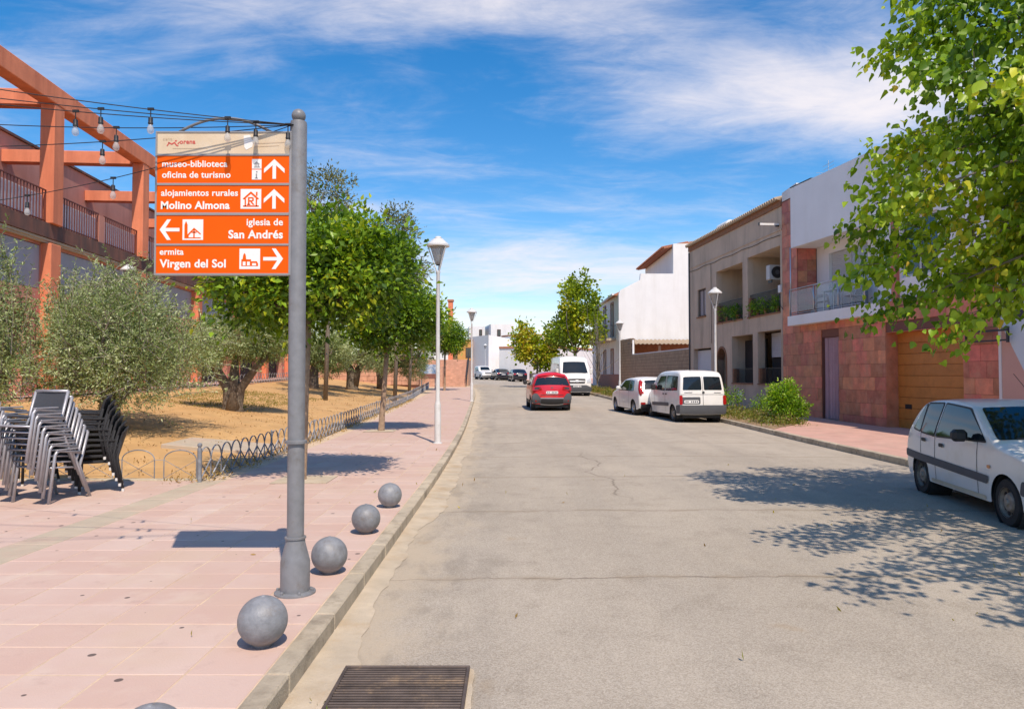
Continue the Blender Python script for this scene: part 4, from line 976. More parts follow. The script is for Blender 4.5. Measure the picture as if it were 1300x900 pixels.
# curtain doorway
vs = []; n = 90
for i in range(n):
    x = 2.99 + 1.08 * i / (n - 1); y = .12 + .085 * math.sin(i * .55) + .02 * math.sin(i * .21 + 1)
    vs += [(x, y, .2), (x + .01 * math.sin(i), y + .01, 1.6), (x, y * .8 + .02, 3.03)]
b = MB(); b.add(vs, [(3 * i + j, 3 * i + 3 + j, 3 * i + 4 + j, 3 * i + 1 + j) for i in range(n - 1) for j in (0, 1)])
o = b.build('door_curtain', M['curtain'], None, smooth=True); o.location = rh.location; o.rotation_euler = rh.rotation_euler
tag(o, 'dull mauve curtain hanging in the doorway of the red stone house', 'curtain')
block('threshold', 'band_cement', rh, 2.9, 4.15, -.06, .48, .10, .148); block('door_back', 'dark_void', rh, 2.96, 4.09, .42, .48, .16, 3.04)
c = MB(); c.bar((0, -.12, .0), (1.6, -.12, .0), .04, .05); c.bar((0, -.12, -.24), (1.6, -.12, -.24), .035, .04); c.bar((1.6, -.12, -.30), (1.6, -.12, .08), .05, .05); c.bar((.2, 0, -.12), (.2, -.12, -.12), .03); c.bar((.2, -.12, 0), (.2, -.12, -.24), .03)
at_house('iron_bracket', rh, [('frame', c, 'iron_black')], (10.2, -.012, 2.80), 'empty black iron sign bracket on the red pier right of the garage', 'bracket')
for k, (x, y, rz) in enumerate(((2.6, .2, 1.2), (4.6, .25, -1.5))):
    o = copy_tree(sling0); o.location = world_of(rh, (x, y, 3.94)); o.rotation_euler = (0, 0, rz)
    tag(o, ['silver framed chair on the balcony close to the shutter', 'silver framed chair at the far end of the balcony'][k], 'chair', 'chairs on the balcony')
t = MB(); t.bbox(-.4, .4, -.4, .4, .70, .73, .008); l = MB(); [l.bar((x, y, 0), (x, y, .7), .04) for x in (-.33, .33) for y in (-.33, .33)]
at_house('balcony_table', rh, [('table_top', t, 'steel'), ('legs', l, 'steel')], (3.6, .28, 3.94), 'small metal table between the balcony chairs', 'table')

# --- pink and pale blue neighbour
M['pink_wall'] = material('pink_wall', (.60, .36, .29), .85, .06, 1, bump=.1, bscale=40)
M['pale_blue'] = material('pale_blue', (.56, .66, .70), .85, .05, 1)
ph_ = empty('pink_blue_house', tuple(world_of(rh, (11.36, 0.0, 0))), RZ, 'pink house wall with pale blue upper part at the right picture edge', 'house')
b = MB(); b.box(.08, 14, .0, 8, -.2, 7.2); b.build('wall', M['pink_wall'], ph_)
b = MB(); b.prism([(.085, 2.95), (.77, 1.82), (1.5, .8), (13.9, .8), (13.9, 7.1), (.085, 7.1)], -.012, -.002); b.build('blue_field', M['pale_blue'], ph_)  # pale blue tone laid over the pink wall above a diagonal edge
b = MB(); b.box(.0, .078, -.02, .3, -.2, 7.2); b.build('downpipe', M['white_wall'], ph_)
block('vent', 'iron_black', ph_, .25, 1.0, -.03, -.014, 3.05, 3.25)

# --- block yard wall, lean-to shed and white gable house
dv = Vector((9.75 - 8.27, 40.1 - 56.6)); rzw = math.atan2(dv.y, dv.x)
yw = empty('block_wall', (8.27, 56.6, 0), rzw, 'brown concrete block yard wall beside the white gable house', 'wall')
M['joint_dark'] = material('joint_dark', (.16, .11, .08), .95, .2, 4)
bl = MB(); off = 0
for r in range(21):
    z = .25 + r * .205
    x = -.2 * (r % 2)
    while x < 16.5:
        x0, x1 = max(x, 0.0), min(x + .4, 16.52)
        if z + .2 <= (4.35 if x1 < 4.1 else 3.12) and x1 - x0 > .05:
            o_ = rng_.uniform(0, .008); bl.box(x0 + .008, x1 - .008, -o_ - .012, .2, z + .012, z + .199)
        x += .4
tag(bl.build('blocks', M['cinder'], yw), kind='stuff')
b = MB(); b.box(0, 16.5, .02, .18, .0, 3.1); b.box(0, 4.05, .02, .18, 3.1, 4.3); b.build('mortar', M['joint_dark'], yw)
block('coping', 'white_wall', yw, 4.12, 16.5, -.03, .23, 3.13, 3.19); block('pipe_post', 'white_wall', yw, 4.12, 4.22, -.02, .1, 3.2, 4.2)
sd = empty('lean_to_shed', (8.5, 53.2, 0), 0, 'low shed with weathered corrugated roof against the white gable', 'shed')
b = MB(); vs, fs = [], []; n = 120
for i in range(n + 1):
    x = i * 6.2 / n; z = .035 * math.sin(i * 1.05); vs += [(x, 0, 3.95 + z), (x, 3.3, 4.42 + z)]
    if i: k = 2 * i; fs.append((k - 2, k, k + 1, k - 1))
b.add(vs, fs); b.add([(x, y, z - .03) for x, y, z in vs], [f[::-1] for f in fs]); b.build('corrugated_roof', M['roof_old'], sd)
b = MB(); b.box(0, 6.2, 2.9, 3.2, 0, 4.25); b.build('brick_wall', M['brown_brick'], sd)
for x in (.1, 2.2, 4.4, 6.0): block('post', 'cinder', sd, x, x + .18, .3, .48, 0, 3.85)

wh = empty('white_gable_house', (8.27, 56.62, 0), 0, 'tall white house with blank sunlit gable and brown shuttered windows', 'house')
b = MB(); b.prism([(0, -.2), (14, -.2), (14, 11.87), (4.24, 11.87), (4.24, 9.54), (1.7, 9.54), (1.65, 9.05), (.13, 8.26), (0, 7.96)][::-1], 0, .35); b.build('gable_wall', M['white_wall'], wh)
b = MB(); b.box(4.26, 9, .36, 12, 9.0, 11.6); pen = b.build('roof_room', M['white_wall'], wh)
b = MB(); b.prism([(3.6, 11.55), (9, 12.6), (9, 12.75), (3.6, 11.7)], .36, 12.4); b.build('roof_room_tiles', M['terracotta'], wh)
b = MB()
for i in range(55): b.tube([(3.45, .45 + i * .22, 11.66), (5.5, .45 + i * .22, 12.07)], .075, 6)
b.build('tile_ends', M['terracotta'], wh)
b = MB(); b.prism([(-.5, 7.9), (1.6, 8.85), (9, 9.3), (9, 8), (.2, 7.85)], .36, 12.6); b.build('roof', M['terracotta'], wh)
block('gutter_pipe', 'white_wall', wh, -.55, -.4, -.15, 12.6, 7.85, 7.97)
# street front of the white house (its own turned frame, as parts)
ang = math.atan2(-1, .055); T = Matrix.Rotation(ang, 4, 'Z'); Torg = Vector((-.67, 12.4, 0))
def front(mb, name, mat, par=wh):
    mb.v = [tuple(T @ Vector(p) + Torg) for p in mb.v]; return mb.build(name, M[mat], par)
WH = [(x, x + 1.05, 4.75, 7.45) for x in (2.6, 5.9, 9.2)] + [(5.9, 6.9, 1.75, 3.7), (9.2, 10.2, 1.75, 3.7), (2.7, 3.8, -.2, 3.5)]
b = MB(); b.wall(0, 12.4, -.2, 8.0, WH, 0, .3); front(b, 'street_wall', 'white_wall')
b = MB(); b.box(4.0, 12.38, -.03, -.003, .2, 1.74); front(b, 'dado', 'dado_red')
for h in WH:
    b = MB(); b.box(h[0], h[1], .2, .26, h[2], h[3]); d = front(b, 'shutter', 'door_brown')
    b = MB(); b.box(h[0] - .12, h[0] - .004, -.04, .0, h[2], h[3] + .12); b.box(h[1] + .004, h[1] + .12, -.04, .0, h[2], h[3] + .12); b.box(h[0], h[1], -.04, 0, h[3] + .004, h[3] + .12); front(b, 'surround', 'dado_red')
b = MB(); b.box(1.8, 11.2, -.75, 0, 4.4, 4.6); front(b, 'balcony_slab', 'band_cement')
b = MB(); y = -.7
b.bar((1.8, y, 5.6), (11.2, y, 5.6), .04); [b.bar((1.8 + .16 * i, y, 4.6), (1.8 + .16 * i, y, 5.6), .02) for i in range(59)]; b.bar((11.2, y, 5.6), (11.2, 0, 5.6), .04); [b.bar((11.2, y + .14 * i, 4.6), (11.2, y + .14 * i, 5.6), .02) for i in range(6)]
front(b, 'balcony_railing', 'iron_black')

# --- houses that close the street
def far_house(name, loc, rz, w, d, h, wall, label, windows=(), parapet=None, roof=None):
    e = empty(name, loc, rz, label, 'house', 'houses closing the far end of the street')
    b = MB()
    if roof == 'slope': b.prism([(0, 0), (w, 0), (w, h - 1.1), (0, h)], 0, d)
    else: b.box(0, w, 0, d, 0, h)
    b.build('wall', M[wall], e)
    if parapet: block('parapet', parapet, e, -.1, w + .1, -.1, d, h + .002, h + .25)
    for (x0, x1, z0, z1) in windows:
        wnd = block('window', 'door_brown', e, x0, x1, -.06, -.004, z0, z1); block('pane', 'glass_dark', wnd, x0 + .12, x1 - .12, -.075, -.061, z0 + .12, z1 - .12)
    return e
far_house('far_house', (-3.9, 122, 1.0), R(24), 7.5, 9, 7.3, 'white_wall_far', 'white house with a sloping parapet at the street bend', [(3.4, 4.0, 3.2, 4.6)], roof='slope')
far_house('far_house', (-4.0, 138, 1.0), R(10), 4.5, 8, 10.2, 'white_wall_far', 'white flat roofed block above the sloping parapet house', [(1.2, 1.9, 7.9, 9.2)])
far_house('far_house', (-8.2, 140, 1.0), R(6), 3.0, 8, 9.9, 'white_wall_far', 'small white tower room with one brown window far up the street', [(1.9, 2.5, 8.1, 9.3)])
far_house('far_house', (-9.5, 128, 1.0), R(14), 4.2, 8, 6.6, 'ochre', 'ochre yellow house front far up the street by the lamp', [(1.4, 2.6, 3.6, 5.4), (.6, 2.2, .2, 2.4), (2.8, 3.6, .2, 2.4)], 'terracotta')
far_house('far_house', (.6, 118, 1.0), R(30), 9, 8, 4.2, 'white_wall_far', 'low white wall house behind the dark parked cars', [(1.0, 2.0, .2, 2.6)])
far_house('far_house', (1.6, 128, 1.0), R(26), 9, 8, 7.6, 'white_wall_far', 'white two storey house behind the autumn tree', [(1.2, 2.2, 4.2, 5.8), (3.8, 4.8, 4.2, 5.8)], 'terracotta')
far_house('far_house', (5.4, 92, .8), R(62), 14, 8, 4.3, 'white_wall_far', 'low white house with tiled eaves behind the large van', [(2, 3, 1.2, 2.6)], 'terracotta')
far_house('far_house', (-30, 150, .8), R(4), 22, 10, 6.0, 'white_wall_far', 'long white house beyond the steps', [(3, 4, 3, 4.5), (8, 9, 3, 4.5), (13, 14, 3, 4.5), (18, 19, 3, 4.5)], 'terracotta')
yd = empty('garden_wall', (3.9, 74.5, 0), math.atan2(12, -1.7), 'low brown garden wall along the bend beyond the red car', 'wall')
b = MB(); b.box(0, 13, -.2, 0, .5, 1.9); b.build('wall', M['cinder'], yd)

# --- orange building with concrete pergola
RZL = math.atan2(1, -.077)
ob = empty('orange_building', (-13.12, 10.0, 0), RZL, 'orange rendered building with a terrace balustrade and concrete pergola', 'building')
cols = [5.9, 12.24, 18.55, 24.9, 31.2, 37.5, 43.8]
bays = [(a + .3, e - .3) for a, e in zip(cols, cols[1:])]
wh_ = [(a + .02, e - .02, 4.3, 5.62) for a, e in bays] + [(a + .8, e - .8, 1.2, 3.6) for a, e in bays]
b = MB(); b.wall(-4, 52, 0, 5.83, wh_, .12, .5); b.build('lower_wall', M['orange_wall'], ob)
b = MB(); b.box(-4, 52, .5, .8, 0, 5.6); b.build('window_dark', M['dark_void'], ob)
b = MB(); b.box(-4, 52, .8, 9, 0, 5.6); b.build('body', M['orange_wall'], ob)
b = MB(); b.box(-4, 52, -.12, 5.1, 5.84, 6.28); b.build('terrace_edge', M['stained_band'], ob)
b = MB(); b.box(-4, 52, -.02, .11, 5.70, 5.83); b.box(-4, 52, -.07, .11, 5.76, 5.828); b.build('cornice', M['band_cement'], ob)
for a, e in bays: block('awning', 'awning', ob, a + .03, e - .03, .14, .2, 4.32, 5.6)
b = MB(); b.box(-4, 52, 5.1, 9, 6.2, 11.1); b.build('upper_wall', M['orange_wall'], ob)
block('roof_coping', 'stained_band', ob, -4, 52, 5.0, 9, 11.102, 11.2)
block('wall_groove', 'stained_band', ob, -4, 52, 5.07, 5.096, 9.0, 9.06)
for x in cols:
    b = MB(); b.bbox(x - .28, x + .28, -.22, .20, 6.29, 9.93, .015); b.build('pergola_post', M['orange_paint'], ob)
    b = MB(); b.bbox(x - .28, x + .28, -.18, .24, 0, 5.69, .015); b.build('pier', M['orange_paint'], ob)
    b = MB(); b.bbox(x - .22, x + .22, .24, 5.09, 9.90, 10.38, .015); b.build('cross_beam', M['orange_paint'], ob)
b = MB(); b.bbox(-2, 45, -.235, .23, 9.94, 10.5, .02); b.build('long_beam', M['orange_paint'], ob)
for a, e in bays:
    m = (a + e) / 2
    for u, v in ((a, m - .2), (m + .2, e)):
        b = MB(); b.bar((u, 0, 7.28), (v, 0, 7.28), .05, .03); b.bar((u, 0, 6.36), (v, 0, 6.36), .04, .025); n = int((v - u) / .155)
        for i in range(n + 1): b.bar((u + (v - u) * i / n, 0, 6.28), (u + (v - u) * i / n, 0, 7.28), .026)
        b.build('balustrade', M['iron_red'], ob)
        block('cloth_screen', 'cloth_white', ob, u + .05, v - .05, .06, .075, 6.40, 7.12)
    block('balustrade_pier', 'orange_wall', ob, m - .2, m + .2, -.04, .3, 6.285, 7.24)

# --- retaining wall, notice board, steps, chimney pillar on the left
rw = empty('retaining_wall', (-17.5, 57.5, 0), 0, 'rough orange stone retaining wall behind the olive trees', 'wall')
b = MB(); b.box(0, 10.2, 0, .5, .5, 3.05); b.build('wall', M['stone_joint'], rw)
sm_ = MB(); sm_.bbox(-.5, .5, 0, 1, -.5, .5, .06); sm_ = sm_.mesh('stone', M['stone_orange']); z = .9; r = 0
while z < 3.0:
    x = -.3 * (r % 2)
    while x < 10.2:
        L_ = rng_.uniform(.55, .85); a, e = max(0, x), min(10.2, x + L_)
        if e - a > .1: link('stone', sm_, None, rw, ((a + e) / 2, -.05 - rng_.uniform(0, .03), z + .17), None, (e - a - .02, .08, .32))
        x += L_
    z += .34; r += 1
block('coping', 'stone_orange', rw, -.05, 10.25, -.12, .55, 3.052, 3.15)
nb_ = empty('notice_board', (-7.25, 58.0, 0), 0, 'blue and white notice board with brown foot beside the steps', 'notice board')
M['board_blue'] = material('board_blue', (.22, .36, .58), .5, .5, 3, stain=(.7, .72, .75), stain_scale=3, stain_amt=.8, stain_thr=.48)
block('post', 'iron_grey', nb_, .05, .12, 0, .07, .4, 2.5); block('post', 'iron_grey', nb_, 1.13, 1.2, 0, .07, .4, 2.5)
block('panel', 'board_blue', nb_, 0, 1.25, -.04, -.005, 1.78, 2.52); block('foot_panel', 'dado_red', nb_, 0, 1.25, -.04, -.005, 1.38, 1.77)
st = empty('steps', (-5.95, 63.0, 0), 0, 'flight of orange brick steps climbing from the left pavement', 'steps')
stp = MB(); stp.bbox(0, 1.95, 0, .32, 0, .185, .01); stp = stp.mesh('step', M['stone_orange'])
for k in range(14): link('step', stp, None, st, (0, k * .3, .62 + k * .175))
block('side_wall', 'stone_orange', st, -1.6, -.01, 0, 4.6, .4, 2.4); b = MB(); b.bar((2.0, 0, 1.55), (2.0, 4.2, 4.0), .06); [b.bar((2.0, .35 * k, .5 + .2 * k), (2.0, .35 * k, 1.5 + .205 * k), .03) for k in range(13)]; b.build('handrail', M['iron_black'], st)
block('landing', 'stone_orange', st, -9, 1.95, 4.2, 12, .4, 3.07)
cp = empty('orange_pillar', (-6.2, 71, 0), 0, 'slender orange brick pillar rising above the clipped trees', 'pillar')
b = MB(); b.bbox(0, .45, 0, .45, .5, 8.8, .02); b.build('shaft', M['orange_paint'], cp); b = MB(); b.bbox(-.08, .53, -.08, .53, 8.8, 9.0, .02); b.build('cap', M['terracotta'], cp)

# ------------------------------------------------------------------ trees and plants
def leaf_cloud(centers, dirs, size, aspect, cols, seed, fold=.25, droop=.0, lobed=False, flat=.0):
    """one mesh with a small folded leaf at each centre; cols is n x 3"""
    r = np.random.default_rng(seed); n = len(centers)
    d = dirs / np.maximum(np.linalg.norm(dirs, axis=1, keepdims=True), 1e-6)
    up = r.normal(size=(n, 3)); up[:, 2] += flat
    side = np.cross(d, up); side /= np.maximum(np.linalg.norm(side, axis=1, keepdims=True), 1e-6)
    nor = np.cross(side, d)
    s = (size * r.uniform(.5, 1.35, n))[:, None]; w = s * aspect
    tip = centers + d * s - np.array([0, 0, 1.]) * droop * s; mid = centers + d * s * (.42 if not lobed else .35)
    lift = nor * w * fold
    if lobed:
        a = centers + d * s * .02; L1 = mid - side * w * .55 + lift; R1 = mid + side * w * .55 + lift
        L0 = centers + d * s * .10 - side * w * .36 + lift * .7; R0 = centers + d * s * .10 + side * w * .36 + lift * .7
        L2 = centers + d * s * .70 - side * w * .36 + lift * .3; R2 = centers + d * s * .70 + side * w * .36 + lift * .3
        V = np.stack([a, R0, R1, R2, tip, L2, L1, L0], 1); F = np.array([[0, 1, 2, 3, 4], [0, 4, 5, 6, 7]]); k = 8
    else:
        V = np.stack([centers, mid + side * w * .5 + lift, tip, mid - side * w * .5 + lift], 1); F = np.array([[0, 1, 2], [0, 2, 3]]); k = 4
    verts = V.reshape(-1, 3); nf, fk = F.shape
    faces = (F[None] + (np.arange(n) * k)[:, None, None]).reshape(-1, fk)
    me = bpy.data.meshes.new('foliage'); me.vertices.add(len(verts)); me.vertices.foreach_set('co', verts.astype(np.float32).ravel())
    nl = faces.size; me.loops.add(nl); me.loops.foreach_set('vertex_index', faces.astype(np.int32).ravel())
    me.polygons.add(len(faces)); me.polygons.foreach_set('loop_start', np.arange(0, nl, fk, dtype=np.int32)); me.polygons.foreach_set('loop_total', np.full(len(faces), fk, np.int32))
    me.update(calc_edges=True)
    at = me.color_attributes.new('Col', 'FLOAT_COLOR', 'POINT'); c4 = np.concatenate([np.repeat(cols, k, 0), np.ones((n * k, 1))], 1).astype(np.float32)
    at.data.foreach_set('color', c4.ravel()); return me
def palette(n, r, cs, ws, jit=.18, P=None, yellow=None):
    if P is not None:            # neighbouring leaves resemble each other: older, paler and yellower sprays
        k = r.normal(size=(4, 3)) * np.array([[1.1], [1.7], [2.6], [3.6]]); f = sum(np.sin(P @ k[i] + i * 1.7) / (1 + .5 * i) for i in range(4)) / 1.6
        u = np.clip(r.uniform(0, 1, n) * .55 + .45 * (f * .5 + .5), 0, .9999); order = np.argsort([sum(c) for c in cs]); cw = np.cumsum(np.array(ws)[order]) / sum(ws)
        rank = np.empty(n); rank[np.argsort(u)] = np.arange(n) / n; idx = order[np.searchsorted(cw, rank, side='right').clip(0, len(cs) - 1)]
        return np.array(cs)[idx] * r.uniform(1 - jit, 1 + jit, (n, 1))
    idx = r.choice(len(cs), n, p=np.array(ws) / sum(ws)); c = np.array(cs)[idx] * r.uniform(1 - jit, 1 + jit, (n, 1)); return c
def crown_points(ells, nclump, per, spread, r, shell=.55, weights=None):
    """clumps biased to the outside of a union of ellipsoids; returns leaf centres, outward dirs, clump ids"""
    P, D = [], []
    vol = np.array([e[1][0] * e[1][1] * e[1][2] for e in ells]) ** .8; vol = vol / vol.sum()
    for e, v in zip(ells, vol):
        k = max(1, int(nclump * v)); u = r.normal(size=(k, 3)); u /= np.linalg.norm(u, axis=1, keepdims=True)
        rad = (shell + (1 - shell) * r.uniform(0, 1, (k, 1)) ** .7); c = np.array(e[0]) + u * rad * np.array(e[1]) * r.uniform(.86, 1.08, (k, 1))
        q = r.normal(size=(k, per, 3)) * spread * r.uniform(.6, 1.3, (k, 1, 1)); P.append((c[:, None, :] + q).reshape(-1, 3)); D.append((u[:, None, :] * .7 + q / spread * .5).reshape(-1, 3))
    return np.concatenate(P), np.concatenate(D)
def limb(mb, p0, p1, r0, r1, r, bend=.12, n=6, seg=8):
    p0, p1 = Vector(p0), Vector(p1); L_ = (p1 - p0).length; o1 = Vector((r.normal(), r.normal(), r.normal() * .4)) * L_ * bend
    pts = [p0.lerp(p1, t) + o1 * math.sin(math.pi * t) for t in [i / n for i in range(n + 1)]]
    mb.tube(pts, [r0 + (r1 - r0) * (i / n) ** .8 for i in range(n + 1)], seg); return pts
def tree(name, label, loc, ells, trunk, bark, leafmat, cs, ws, nclump, per, spread, size, aspect, seed, group=None, shell=.55, lobed=False, droop=.0, limbs=7, flat=.6, dirbias=None, bark2=None, extra=None, cat='tree', jit=.2, rnd=.45):
    r = np.random.default_rng(seed); e = empty(name, loc, 0, label, cat, group)
    t = MB(); top = None
    for (pts, rs) in trunk: t.tube(pts, rs, 10); top = pts[-1]
    t.build('trunk', M[bark], e, smooth=True)
    br = MB()
    for i in range(limbs):
        el = ells[i % len(ells)]; u = r.normal(size=3); u /= np.linalg.norm(u); u[2] = abs(u[2]) * .8
        p = np.array(el[0]) + u * np.array(el[1]) * .75; src = trunk[i % len(trunk)][0][-1]; r0 = trunk[i % len(trunk)][1][-1]
        pts = limb(br, src, p, r0 * .75, r0 * .15, r)
        for _ in range(3):
            q = pts[3 + int(r.integers(0, 3))]; v = r.normal(size=3); v /= np.linalg.norm(v)
            limb(br, q, np.array(q) + v * np.array(el[1]) * .5, r0 * .3, r0 * .07, r, .1, 4, 5)
    br.build('limbs', M[bark2 or bark], e, smooth=True)
    P, D = crown_points(ells, nclump, per, spread, r, shell)
    if extra is not None: P2, D2 = extra(r); P = np.concatenate([P, P2]); D = np.concatenate([D, D2])
    if dirbias is not None: D = D + np.array(dirbias)
    me = leaf_cloud(P, D + r.normal(size=D.shape) * rnd, size, aspect, palette(len(P), r, cs, ws, jit, P), seed + 1, lobed=lobed, droop=droop, flat=flat)
    tag(link('crown', me, M[leafmat], e), kind='stuff'); return e

GREEN_ORANGE = [(.13, .245, .02), (.21, .35, .025), (.05, .115, .014), (.42, .49, .034)]
# clipped orange trees along the left pavement
def orange_tree(x, y, rx, ry, rz_, zc, seed, label, n, lean=0.0, size=.095):
    z0 = gz(y) + .12
    tree('orange_tree', label, (x, y, z0), [((lean, 0, zc), (rx, ry, rz_)), ((lean - rx * .35, .1, zc - .15), (rx * .62, ry * .8, rz_ * .8)), ((lean + rx * .4, 0, zc + .1), (rx * .58, ry * .8, rz_ * .75)), ((lean + .1, 0, zc + rz_ * .3), (rx * .6, ry * .6, rz_ * .8))],
         [([(0, 0, -.1), (.02, 0, .05), (.04, .02, .5), (.04 + lean * .15, .02, 1.2), (.05 + lean * .4, 0, zc - rz_ * .75)], [.13, .095, .08, .07, .065])],
         'bark_limed', 'leaf', GREEN_ORANGE, (5, 4, 3, 1.2), int(n * .8), 52, .15, size, .58, seed, 'clipped orange trees along the pavement', .50, bark2='bark_orange', limbs=10, flat=1.2, rnd=1.0)
orange_tree(-3.27, 11.3, 1.66, 1.5, .86, 3.18, 21, 'dense dark green orange tree behind the sign pole', 640, .15, .105)
orange_tree(-3.74, 20.9, 1.55, 1.4, .95, 3.25, 22, 'bright green orange tree beside the nearest street lamp', 460, .35, .115)
orange_tree(-5.0, 54.0, 1.75, 1.7, 1.35, 3.8, 23, 'small rounded orange tree farthest up the left pavement', 300, 0, .15)
for (x, y, lb) in ((-3.17, 11.3, 'square earth pit round the nearest orange tree trunk'), (-3.74, 20.9, 'square earth pit round the second orange tree trunk')):
    b = MB(); b.prism([(-.42, -.42), (.42, -.40), (.40, .42), (-.41, .41)], 0, .006, 'z'); o = b.build('tree_pit', M['sand'], None, loc=(x, y, gz(y) + .134)); tag(o, kind='structure')

# olives in the garden
OLIVE = [(.28, .36, .14), (.40, .47, .22), (.15, .215, .07), (.54, .60, .34)]
TWIGS = []
def shoots(centers, length, nleaf, spreadv, lean=(0, 0, 1)):
    def f(r):
        P, D = [], []; TWIGS.clear()
        for c in centers:
            v = r.normal(size=3) * spreadv + np.array(lean); v /= np.linalg.norm(v); L_ = length * r.uniform(.6, 1.3)
            t = np.sort(r.uniform(0, 1, nleaf))[:, None]; arcv = np.array([v[0], v[1], 0]) * .5
            P.append(np.array(c) + v * t * L_ + arcv * (t ** 2) * L_ * .5 - np.array([0, 0, .25]) * t ** 3 * L_ * spreadv + r.normal(size=(nleaf, 3)) * .012)
            D.append(v[None] * .8 + r.normal(size=(nleaf, 3)) * .7)
            TWIGS.append([tuple(np.array(c) + v * q * L_ + arcv * q * q * L_ * .5 - np.array([0, 0, .25]) * q ** 3 * L_ * spreadv) for q in (0, .35, .7, 1)])
        return np.concatenate(P), np.concatenate(D)
    return f
def olive(x, y, ells, trunk, seed, label, n, nshoot, size=.075, sh_len=.55, up=.9, spreadv=.7):
    r = np.random.default_rng(seed + 50); cs = []
    for _ in range(nshoot):
        el = ells[int(r.integers(0, len(ells)))]; u = r.normal(size=3); u /= np.linalg.norm(u); cs.append(np.array(el[0]) + u * np.array(el[1]) * .88)
    e_ = tree('olive_tree', label, (x, y, garden_z(x, y) - .02), ells, trunk, 'bark_olive', 'leaf_olive', OLIVE, (5, 4, 3, 1.6), int(n * .75), 36, .125, size, .30, seed, 'olive trees in the dry garden', .45, limbs=9, flat=.2,
         extra=shoots(cs, sh_len, 34, spreadv, (0, 0, up)), jit=.3)
    tm = MB(); [tm.tube(t_, [.009, .007, .005, .002], 3, False) for t_ in TWIGS]; tag(tm.build('twigs', M['bark_grey'], e_), kind='stuff')
olive(-9.0, 23.6, [((.1, 0, 2.35), (1.55, 1.4, .75)), ((-.9, 0, 2.0), (.8, .8, .6)), ((1.1, .2, 2.25), (.8, .8, .65))],
      [([(-.1, 0, -.1), (-.08, 0, .1), (-.12, 0, .7), (-.5, 0, 1.35), (-.8, .1, 1.9)], [.32, .23, .18, .13, .1]), ([(.15, 0, -.1), (.12, .05, .15), (.25, .05, .75), (.75, 0, 1.4), (1.1, 0, 1.8)], [.28, .2, .15, .11, .08]), ([(.02, 0, 0), (.0, .1, .9), (.05, .1, 1.7)], [.3, .2, .1])],
      31, 'olive tree with thick forked trunk in the middle of the dry garden', 1000, 200, .085)
olive(-10.4, 14.0, [((0, 0, 2.35), (1.0, 1.1, 1.45)), ((.3, -.3, 1.2), (1.1, 1.0, .8)), ((-.6, 0, 2.3), (.9, .9, 1.0))],
      [([(0, 0, -.1), (.05, 0, .6), (.2, 0, 1.4)], [.15, .11, .08]), ([(.1, 0, -.1), (-.1, 0, .7), (-.4, .1, 1.6)], [.12, .09, .06])], 32, 'feathery young olive at the left edge with tall upright shoots', 620, 420, .075, 1.0, 1.5, .5)
olive(-8.7, 15.6, [((0, 0, 1.95), (1.45, 1.3, 1.2)), ((.75, -.1, 1.3), (1.1, 1.0, .9)), ((-.7, 0, 1.35), (.9, .9, .85)), ((.3, 0, 2.55), (.8, .8, .8))],
      [([(0, 0, -.1), (.05, 0, .5), (.1, 0, 1.2)], [.16, .12, .08]), ([(.1, 0, -.1), (.3, 0, .6), (.7, .1, 1.2)], [.12, .09, .06])], 33, 'wide bushy olive behind the stacked chairs', 760, 460, .075, .9, 1.1, .7)
olive(-9.5, 17.4, [((.2, 0, 2.2), (1.6, 1.3, 1.25)), ((1.4, 0, 1.6), (1.2, 1.0, .95)), ((-.5, 0, 2.3), (.9, .9, .9))],
      [([(0, 0, -.1), (.05, 0, .6), (.1, 0, 1.3)], [.2, .15, .1])], 36, 'pale drooping olive left of the forked olive tree', 620, 320, .08, .7, .7, .95)
olive(-9.6, 44.0, [((0, 0, 2.6), (2.2, 1.7, 1.3)), ((-1.6, 0, 2.0), (1.5, 1.3, 1.2)), ((1.5, 0, 2.1), (1.4, 1.3, 1.2))],
      [([(0, 0, -.2), (0, 0, .2), (-.05, 0, 1.0), (-.3, 0, 1.7)], [.5, .36, .28, .18]), ([(.1, 0, .3), (.35, 0, 1.2), (.9, 0, 1.9)], [.3, .2, .12])], 34, 'old olive with stout pale trunk seen under the orange trees', 620, 130, .13)
olive(-8.8, 49.5, [((0, 0, 2.5), (1.8, 1.5, 1.4)), ((1.7, 0, 2.2), (1.6, 1.3, 1.4)), ((2.2, 0, 1.5), (1.0, .9, 1.0))],
      [([(0, 0, -.2), (-.05, 0, .8), (-.25, 0, 1.6)], [.36, .28, .2])], 35, 'drooping olive next to the notice board', 560, 120, .13)
olive(-11.0, 40.5, [((0, 0, 2.5), (2.0, 1.6, 1.4)), ((1.0, 0, 1.9), (1.4, 1.2, 1.1))], [([(0, 0, -.2), (0, 0, .3), (.1, 0, 1.3)], [.42, .32, .2])], 37, 'dark trunked olive just right of the sign pole', 520, 110, .13)
GREY = [(.16, .175, .08), (.24, .25, .12), (.10, .12, .055)]
for (x, y, h, sd_, lb, rr) in ((-8.4, 33.0, 9.9, 41, 'tall grey green tree topping the orange tree beside the pole', 1.5), (-6.0, 37.5, 9.2, 42, 'sparse grey tree top showing behind the orange tree crown', 1.25), (-6.6, 47, 6.6, 43, 'grey green tree behind the nearest street lamp', 1.7)):
    tree('grey_tree', lb, (x, y, garden_z(x, y)), [((0, 0, h - .6), (rr, rr, 1.5)), ((.5, 0, h - 2.6), (rr * 1.1, rr, 1.5)), ((-.8, 0, h - 3.0), (rr * .9, rr, 1.3))], [([(0, 0, -.2), (.1, 0, h * .35), (0, .1, h * .62)], [.11, .09, .06])],
         'bark_grey', 'leaf_olive', GREY, (4, 3, 2), 190, 40, .19, .15, .46, sd_, 'tall grey green trees', .35, limbs=12)

